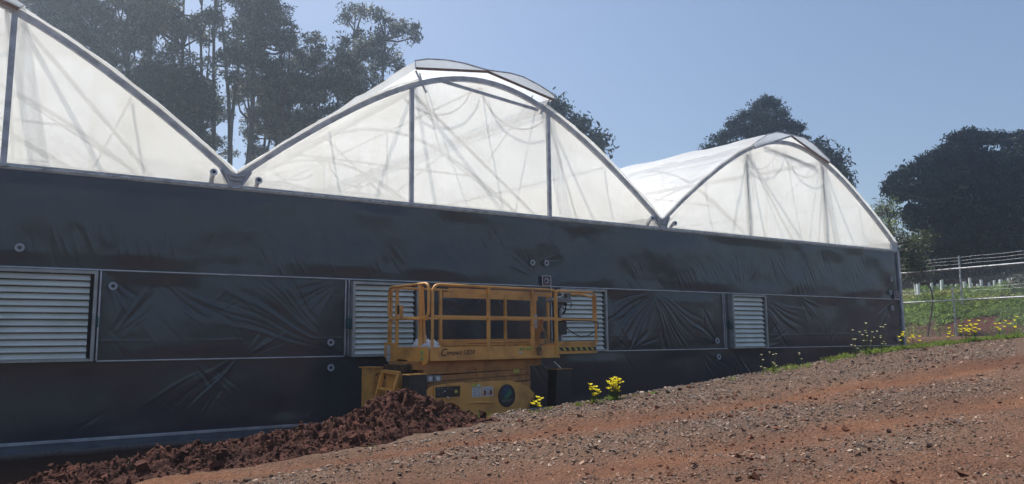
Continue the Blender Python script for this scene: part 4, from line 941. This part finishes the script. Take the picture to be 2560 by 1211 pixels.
other('dense_tree', 46, 1430, [(1400, 280)], [(1385, 250, 16), (1400, 262, 18), (1375, 270, 16), (1410, 290, 22), (1440, 305, 22), (1465, 320, 26), (1480, 345, 26), (1495, 375, 20), (1440, 340, 28), (1390, 300, 20), (1500, 345, 16), (1460, 370, 30), (1410, 330, 30)], 'dark tree whose rounded crown shows past the right slope of the middle roof', 'tree', 2, leafm='leafd', col=(.035, .05, .03), per=700)
con = [(1915, 252, 18), (1900, 268, 26), (1935, 262, 18), (1870, 290, 24), (1910, 300, 34), (1950, 285, 22), (1840, 310, 22), (1825, 335, 22), (1870, 330, 34), (1920, 330, 40), (1965, 315, 26), (1995, 320, 18), (1990, 345, 26), (1800, 350, 22), (1775, 372, 18), (1830, 370, 34), (1880, 375, 40), (1940, 370, 40), (1985, 375, 24), (2010, 350, 14)]
other('pine_tree', 50, 1890, [(1905, 250)], con, 'dark layered pine rising behind the right greenhouse roof', 'tree', 4, leafm='leafd', col=(.018, .03, .02), per=2600, L=.22, Wd=.075, tuft=.20, kk=40, down=0, upn=.5, flat=.38, lvar=.5)
other('dense_tree', 47, 2070, [(2060, 380)], [(2048, 365, 12), (2065, 385, 14), (2085, 395, 16), (2095, 415, 18), (2110, 440, 16), (2080, 430, 22), (2060, 410, 20), (2115, 460, 12)], 'small dark tree peeping out right of the right greenhouse ridge', 'tree', 5, leafm='leafd', col=(.03, .04, .025), per=700)
rg = np.random.default_rng(55)
big = [(2420, 345, 26), (2395, 350, 22), (2450, 350, 24), (2475, 345, 18), (2500, 345, 20), (2530, 350, 22), (2550, 345, 18), (2580, 350, 30), (2365, 385, 28), (2340, 400, 24), (2320, 405, 20), (2300, 420, 24), (2275, 430, 22), (2250, 450, 22), (2232, 465, 18), (2222, 478, 12), (2245, 490, 20), (2270, 480, 26), (2290, 525, 26), (2300, 560, 28), (2325, 470, 34), (2275, 540, 18)]
big += [(x, 400+8*math.sin(x), 34) for x in range(2400, 2640, 24)]+[(x, 450+8*math.sin(x), 38) for x in range(2340, 2640, 26)]
big += [(x, 690+12*math.sin(x), 34) for x in range(2290, 2640, 26)]
big += [(x, y, rg.uniform(34, 50)) for x, y in [(rg.uniform(2330, 2640), rg.uniform(390, 680)) for _ in range(70)] if y > 395+max(0, 2400-x)*.45]
other('cypress_tree', 45, 2420, [(2420, 340), (2540, 350)], big, 'huge near black cypress filling the right edge behind the fence', 'tree', 6, leafm='leafd', col=(.012, .018, .014), per=3000, L=.24, Wd=.10, tuft=.23, kk=44, down=0, upn=.9, flat=.55, brn=False, trunk_r=.5, lvar=.5)
other('bamboo_clump', 29, 2235, [(2215, 520), (2235, 530), (2190, 540)], [(2195, 530, 16), (2215, 520, 14), (2235, 535, 14), (2200, 555, 22), (2230, 565, 22), (2215, 590, 26), (2245, 600, 26), (2270, 620, 24), (2290, 600, 12), (2305, 600, 9), (2250, 640, 30), (2280, 650, 24), (2210, 630, 30)], 'feathery light green bamboo beside the right corner of the greenhouse', 'bamboo', 7, col=(.075, .105, .035), per=330, L=.20, Wd=.035, tuft=.22, down=-.1, upn=.2, trunk_r=.05, lvar=.5)
other('shrub', 30, 2290, [(2290, 640)], rndcl(2260, 2310, 610, 690, 12, 14, 24, 61), 'leafy green shrub in front of the cypress, just above the fence rail', 'shrub', 8, col=(.05, .075, .03), per=500, L=.15, Wd=.07, tuft=.2, trunk_r=.012)
other('shrub', 33, 2550, [(2550, 690)], [(2550, 700, 18), (2570, 690, 24), (2545, 720, 16), (2580, 720, 26)], 'grey green bush at the right frame edge behind the fence', 'shrub', 9, base_z=3.0, col=(.05, .065, .035), per=500, L=.12, Wd=.05, tuft=.2, trunk_r=.05)

for j, (x0_, x1_, lb_) in enumerate(((2215, 2330, 'dark hedge filling the gap behind the bamboo, low under the cypress'), (2330, 2460, 'dark hedge low behind the tree guards, left of the fence post'), (2450, 2620, 'dark hedge low behind the thin posts at the right'))):
    other('hedge', 58, (x0_+x1_)/2, [((x0_+x1_)/2, 690)], [(x_, 700+10*math.sin(x_*.3)+d_, 26) for x_ in range(x0_, x1_, 16) for d_ in (-28, 0, 26)], lb_, 'hedge', 40+j, base_z=2.5, leafm='leafd', col=(.014, .02, .014), per=700, L=.3, Wd=.12, tuft=.3, brn=False)

# ------------------------------------------------------------------ fence, right of the greenhouse
fx = 26.0
fence = thing('chain_link_fence', (fx, 2, hgt(fx, 2)), 'grey chain link fence with two rails and barbed wire right of the greenhouse', 'fence')
fp = []
for yy in (8.4, 5.1, 1.90, -1.4, -4.6, -7.8):
    z = hgt(fx, yy)
    fp.append(MB().tube([(fx, yy, z-.2), (fx, yy, 3.16)], .032, 8).build('lower_post', M['galv_l']))
    fp.append(MB().tube([(fx, yy-.30, 2.5), (fx, yy-.33, 4.28)], .032, 8).build('upper_post', M['galv_l']))
for z in (2.665, 3.815): fp.append(MB().tube([(fx-.04, -8, z), (fx-.04, 9, z)], .026, 8).build('fence_rail', M['galv_l']))
for z in (3.98, 4.10, 4.22, 3.10, 2.98):
    w = MB(); w.tube([(fx, -8+k*.5, z+.01*math.sin(k*2.2)) for k in range(35)], .0035, 4)
    for k in range(110):
        y = -8+k*.155; w.add([(fx, y, z-.018), (fx, y+.003, z-.018), (fx+.01, y+.013, z+.018), (fx+.01, y+.010, z+.018)], [(0, 1, 2, 3)])
    fp.append(w.build('barbed_wire', M['galv']))
mesh = MB(); p_ = .075; z0, z1 = 1.30, 3.80
for s_ in (1, -1):
    y = -11.
    while y < 9:
        a = (fx, y, z0) if s_ == 1 else (fx, y+2.5, z0); b = (fx, y+2.5, z1) if s_ == 1 else (fx, y, z1)
        mesh.tube([a, b], .0022, 3, cap=False); y += p_
fp.append(mesh.build('wire_mesh', M['galv']))
bpy.context.view_layer.update()
for o in fp: o.parent = fence; o.matrix_parent_inverse = fence.matrix_world.inverted()

# ------------------------------------------------------------------ planted bank beyond the fence
def onbank(px, D):
    d = raydir(px, 700); c = CAM+d*D; return c.x, c.y, hgt(c.x, c.y)
def ground_cover():
    rg = np.random.default_rng(77); n = 26000
    X = rg.uniform(27.2, 47, n); Y = 2.8+(X-28)*.5+rg.uniform(-4.6, 4.6, n)
    lim = 29.6+.8*vnoise(Y*.6, Y*0, 3)+.5*vnoise(Y*2.1, Y*0+3, 8)
    patch = fbm(X*.8, Y*.8, 3, 19)
    keep = (X > lim) & (patch > -.55) | (rg.uniform(0, 1, n) < .05); X, Y = X[keep], Y[keep]; n = len(X)
    Z = height(X, Y); tall = .35*sstep(34, 36.5, X)*(fbm(X*1.5, Y*1.5, 2, 49) > .1)+.10+.16*np.clip(.5+fbm(X*.9, Y*.9, 2, 29), 0, 1.2)
    k = 7; C = np.repeat(np.stack([X, Y, Z], -1), k, 0)+np.stack([rg.normal(0, .07, n*k), rg.normal(0, .07, n*k), np.repeat(tall, k)*rg.uniform(0, 1, n*k)], -1)
    V, F = leafquads(C, .13, .055, rg, -.2, .5)
    yel = np.clip(fbm(X*.5, Y*.5, 3, 39), 0, 1); c = np.array((.17, .26, .06))*(1-yel[:, None])+np.array((.34, .32, .08))*yel[:, None]
    c = c*np.exp(rg.normal(0, .35, (n, 1)))
    c = np.repeat(np.repeat(np.clip(c, .01, .5), k, 0), 4, 0)
    tag(npmesh('ground_cover', V, F, M['grassm'], smooth=False, cols=c), 'low green weeds and grass covering the bank beyond the fence', 'weeds', kind='stuff')
ground_cover()
def tree_guard(px, D, h, w, lean, lb):
    x, y, z = onbank(px, D); rt_ = thing('tree_guard', (x, y, z), lb, 'tree guard', 'white tree guards on the bank')
    n = 10; vs = []; r = w/2
    for zz, rr in ((-.05, r), (h*.5, r*.95), (h, r*1.05), (h, r*.85), (h*.5, r*.8)):
        vs += [(rr*math.cos(2*math.pi*k/n)+lean*zz, rr*math.sin(2*math.pi*k/n), zz) for k in range(n)]
    fs = [(j*n+k, j*n+(k+1) % n, (j+1)*n+(k+1) % n, (j+1)*n+k) for j in range(4) for k in range(n)]
    MB().add(vs, fs).build('sleeve', M['guard'], rt_, True); MB().tube([(r*1.2, 0, -.1), (r*1.2+lean*h, 0, h*1.12)], .015, 5).build('stake', M['bark'], rt_)
rg = random.Random(4)
gpx = [2288, 2293, 2312, 2326, 2345, 2352, 2358, 2364, 2378, 2388, 2391, 2412, 2424, 2427, 2444, 2452, 2460, 2472, 2484, 2493, 2500, 2519, 2527, 2533, 2541]
for i, px in enumerate(gpx):
    D = rg.uniform(36, 43); h = rg.uniform(.6, .95)
    near = 'near the greenhouse' if px < 2300 else 'left of fence post' if px < 2400 else 'right of fence post' if px < 2470 else 'near right edge'
    tree_guard(px, D, h, rg.uniform(.10, .16), rg.uniform(-.10, .12), 'white tree guard on the green bank, number %s from left, %s' % (['one', 'two', 'three', 'four', 'five', 'six', 'seven', 'eight', 'nine', 'ten', 'eleven', 'twelve', 'thirteen', 'fourteen', 'fifteen', 'sixteen', 'seventeen', 'eighteen', 'nineteen', 'twenty', 'twenty one', 'twenty two', 'twenty three', 'twenty four', 'twenty five'][i], near))
for i, px in enumerate((2362, 2418, 2443, 2470, 2486, 2502, 2522, 2545)):
    x, y, z = onbank(px, 46+(i % 3)*1.5)
    o = MB().tube([(0, 0, -.2), (.02, 0, 1.9+.1*(i % 2))], .022, 6).build('field_post', M['galv_l']); o.location = (x, y, z)
    tag(o, 'thin grey post in the dark field behind the tree guards, %s from the left' % ['first', 'second', 'third', 'fourth', 'fifth', 'sixth', 'seventh', 'eighth'][i], 'post', 'thin posts behind the bank')

# ------------------------------------------------------------------ weeds and flowers on the berm
def clump(px, py, kind, scale, lb, seed, Y=None, n=40, heads=8):
    rg = random.Random(seed)
    # meet the ground along the sight line
    d = raydir(px, py); t = 5.
    while t < 40 and (CAM+d*t).z > hgt((CAM+d*t).x, (CAM+d*t).y): t += .02
    P = CAM+d*t
    if P.y > -4.15: P = CAM+d*((-4.2-CAM.y)/d.y)
    x, y = P.x, P.y; z = hgt(x, y)-.02
    cat = {'yellow': 'flowers', 'pale': 'wildflower', 'grass': 'grass tuft', 'weed': 'weed'}[kind]
    root = thing({'yellow': 'yellow_flowers', 'pale': 'wildflower', 'grass': 'grass_tuft', 'weed': 'leafy_weed'}[kind], (x, y, z), lb, cat,
                 {'yellow': 'yellow flower clumps along the berm', 'pale': 'pale wildflowers by the wall', 'grass': 'grass tufts along the berm', 'weed': 'leafy weeds on the gravel edge'}[kind])
    f = MB(); cols = []
    def blade(b, tip, w):
        b = Vector(b); tip = Vector(tip); s_ = (tip-b).cross(Vector((0, .3, 1))).normalized()*w; mid = b.lerp(tip, .55)+Vector((0, 0, .12*(tip-b).length))
        f.add([b-s_*.5, b+s_*.5, mid+s_*.5, mid-s_*.5, tip], [(0, 1, 2, 3), (3, 2, 4)]); c = (rg.uniform(.09, .15), rg.uniform(.15, .22), rg.uniform(.02, .04)); cols.extend([c]*5)
    sp = .10*scale
    for k in range(n):
        a = rg.uniform(0, 6.28); r = rg.uniform(0, sp)*(1 if kind != 'grass' else 1.2); b = (r*math.cos(a)*1.6, r*math.sin(a)*.6, 0)
        L = scale*rg.uniform(.05, .12) if kind in ('yellow', 'weed', 'pale') else scale*rg.uniform(.08, .22)
        blade(b, (b[0]+math.cos(a)*L*.7, b[1]+math.sin(a)*L*.5, L*rg.uniform(.4, 1)), .022*scale if kind in ('yellow', 'weed') else .009)
    hp = []
    if kind in ('yellow', 'pale'):
        for k in range(heads):
            hx = rg.uniform(-1, 1)*(.10 if kind == 'yellow' else .13)*scale; hy = rg.uniform(-.06, .06)*scale; hz = scale*(rg.uniform(.13, .32) if kind == 'yellow' else rg.uniform(.16, .52)); hp.append((hx, hy, hz))
            s0 = len(f.v); f.tube([(hx*.3, hy*.3, 0), (hx*.8, hy*.8, hz*.6), (hx, hy, hz)], .0035, 3); cols.extend([(.10, .16, .04)]*(len(f.v)-s0))
    me = npmesh
    o = f.build('foliage', M['grassm'], root)
    a_ = o.data.attributes.new('tint', 'FLOAT_COLOR', 'POINT')
    for i, c in enumerate(cols[:len(o.data.vertices)]): a_.data[i].color = (*c, 1)
    for (hx, hy, hz) in hp:
        h = MB(); R_ = (.040 if kind == 'yellow' else .027)*min(1.4, .6+.4*scale)
        tl = rg.uniform(-.6, .6)
        for q in range(5):
            a0 = q*1.2566+tl; t2 = .55
            c0 = Vector((hx, hy, hz)); e = Vector((math.cos(a0), math.sin(a0)*.7-.25, .45)).normalized(); s_ = e.cross(Vector((0, -.5, 1))).normalized()
            h.add([c0, c0+e*R_*.6+s_*R_*.45, c0+e*R_*1.15, c0+e*R_*.6-s_*R_*.45], [(0, 1, 2, 3)])
        h.add([(hx-.006, hy-.006, hz), (hx+.006, hy-.006, hz), (hx, hy+.008, hz), (hx, hy, hz+.016)], [(0, 1, 3), (1, 2, 3), (2, 0, 3), (0, 2, 1)])
        h.build('blossom', M['petal' if kind == 'yellow' else 'petalw'], root)
    for c in root.children: c.matrix_parent_inverse = Matrix.Identity(4)
C_ = [
 (1343, 1014, 'yellow', .75, 'small clump of yellow flowers by the pointed right end of the lift body', 24, 11),
 (1485, 996, 'yellow', .9, 'clump of yellow flowers between the black post and the tallest yellow clump', 40, 15),
 (1537, 994, 'yellow', 1.05, 'tallest bushy clump of yellow flowers on the gravel berm right of the lift', 50, 34),
 (2255, 864, 'yellow', 1.2, 'yellow flowers at the foot of the greenhouse right corner', 60, 9),
 (2288, 860, 'yellow', 1.2, 'yellow flowers right of the greenhouse corner before the red bank', 50, 6),
 (2372, 856, 'yellow', 1.2, 'low yellow flowers just left of the fence post foot', 60, 5),
 (2414, 851, 'yellow', 1.3, 'yellow flower clump just right of the fence post foot', 60, 10),
 (2438, 848, 'yellow', 1.5, 'widest yellow flower clump right of the fence post', 70, 16),
 (2500, 844, 'yellow', 1.5, 'sparse yellow flowers second from the right frame edge', 40, 5),
 (2527, 841, 'yellow', 1.6, 'yellow flowers nearest the right frame edge under the fence', 50, 7),
 (1908, 925, 'pale', .75, 'thin pale wildflower below the small right louvre', 10, 4),
 (1936, 922, 'pale', .75, 'branched pale wildflower right of the small louvre', 16, 7),
 (1998, 905, 'pale', .6, 'short pale wildflower on the berm midway between louvre and corner', 14, 3),
 (2135, 884, 'pale', 1.1, 'leftmost pale wildflower of the three near the right corner', 14, 8),
 (2165, 880, 'pale', 1.2, 'tall pale wildflower in the middle of the three near the right corner', 18, 11),
 (2203, 874, 'pale', 1.1, 'rightmost pale wildflower of the three, beside the corner washer', 16, 10),
 (1205, 1040, 'grass', .8, 'spiky grass tuft in front of the yellow lift body', 26, 0),
 (1830, 940, 'grass', .55, 'little grass tuft left of the small right louvre', 18, 0),
 (2020, 905, 'grass', .7, 'grass tuft among gravel left of the tall wildflowers', 40, 0),
 (1940, 925, 'grass', .7, 'grass tuft around the foot of the branched wildflower', 36, 0),
 (2080, 892, 'grass', .7, 'grass tuft on the berm edge just before the wildflower trio', 40, 0),
 (2120, 888, 'grass', .8, 'broad grass tuft at the foot of the leftmost wildflower of three', 50, 0),
 (2180, 880, 'grass', .9, 'broad grass tuft at the foot of the wildflower trio', 60, 0),
 (2230, 868, 'grass', .9, 'grass tuft against the greenhouse corner', 50, 0),
 (2325, 860, 'grass', .9, 'grass tuft in front of the bare red bank', 50, 0),
 (2350, 857, 'grass', 1., 'grass tuft left of the low yellow flowers by the fence', 60, 0),
 (2470, 847, 'grass', 1., 'grass tuft between the yellow clumps right of the fence post', 60, 0),
 (2545, 842, 'grass', 1.2, 'grass tuft at the right frame edge', 60, 0),
 (1062, 1083, 'weed', .5, 'small green weed at the toe of the soil heap', 14, 0),
 (1130, 1056, 'weed', .7, 'bright green weed between the soil peak and the gravel', 30, 0),
 (1372, 1014, 'weed', .7, 'leafy weed just right of the smallest yellow flowers', 26, 0),
 (1450, 1004, 'weed', .7, 'leafy weed left of the middle yellow flowers', 34, 0),
 (1632, 974, 'weed', .75, 'grey green weed at the shaded edge of the berm', 34, 0),
 (1590, 985, 'weed', .5, 'small weed right of the tallest yellow clump', 18, 0),
 (1510, 998, 'weed', .6, 'small weed between the two yellow clumps', 20, 0),
 (925, 1118, 'weed', .45, 'tiny weed at the front of the dug soil', 12, 0),
]
for i, (px, py, kd, sc, lb, n_, hd) in enumerate(C_): clump(px, py, kd, sc, lb, 500+i, n=n_, heads=hd)
rg_ = np.random.default_rng(123)
n_ = 2600; gX = rg_.uniform(8.2, 24, n_); gY = rg_.uniform(-4.3, -3.7, n_)+.1*vnoise(gX*2, gX*0, 3); dens = .25+.75*sstep(9, 13, gX); kp = (rg_.uniform(0, 1, n_) < dens) & (fbm(gX*1.3, gX*0, 3, 12) > .02)
gX, gY = gX[kp], gY[kp]; n_ = len(gX); k_ = 9
Cc = np.repeat(np.stack([gX, gY, height(gX, gY)], -1), k_, 0)+np.stack([rg_.normal(0, .05, n_*k_), rg_.normal(0, .04, n_*k_), rg_.uniform(0, .045, n_*k_)], -1)
V_, F_ = leafquads(Cc, .085, .014, rg_, -.3, .7)
tag(npmesh('berm_grass', V_, F_, M['grassm'], smooth=False, cols=np.repeat(np.clip(np.array((.19, .25, .05))*rg_.lognormal(0, .35, (len(Cc), 1)), .02, .4), 4, 0)), 'fine green grass growing along the crest of the berm', 'grass', kind='stuff')
# pale torn leaves on the soil
for j, (px, py, lb) in enumerate(((325, 1163, 'pale torn leaf scrap lying on the left part of the soil heap'), (742, 1126, 'thin white scrap lying on the soil below the heap'))):
    d = raydir(px, py); t = 4.
    while t < 30 and (CAM+d*t).z > max(hgt((CAM+d*t).x, (CAM+d*t).y), float(np.interp((CAM+d*t).x, CX, CZ))-abs((CAM+d*t).y-float(np.interp((CAM+d*t).x, CX, CY)))*.45): t += .01
    P = CAM+d*t; m_ = MB()
    for k in range(5-3*j):
        a = k*1.1; L = .12-.05*j; m_.add([(0, 0, .02), (math.cos(a)*L*.6, math.sin(a)*L*.5, .05), (math.cos(a)*L, math.sin(a)*L, .03), (math.cos(a+.3)*L*.5, math.sin(a+.3)*L*.5, .02)], [(0, 1, 2, 3)])
    o = m_.build('leaf_scrap', M['petalw']); o.location = P; tag(o, lb, 'leaf scrap')

# ------------------------------------------------------------------ haze in the air
hm = bpy.data.materials.new('haze_air'); hm.use_nodes = True; t = hm.node_tree; t.nodes.remove(t.nodes['Principled BSDF'])
pv = t.nodes.new('ShaderNodeVolumePrincipled'); pv.inputs['Color'].default_value = (.74, .86, 1, 1); pv.inputs['Density'].default_value = .0030; pv.inputs['Anisotropy'].default_value = .84
t.links.new(pv.outputs[0], t.nodes['Material Output'].inputs['Volume'])
ho = MB().box((-70, -40, -3), (110, 90, 44)).build('haze', hm); tag(ho, kind='stuff')
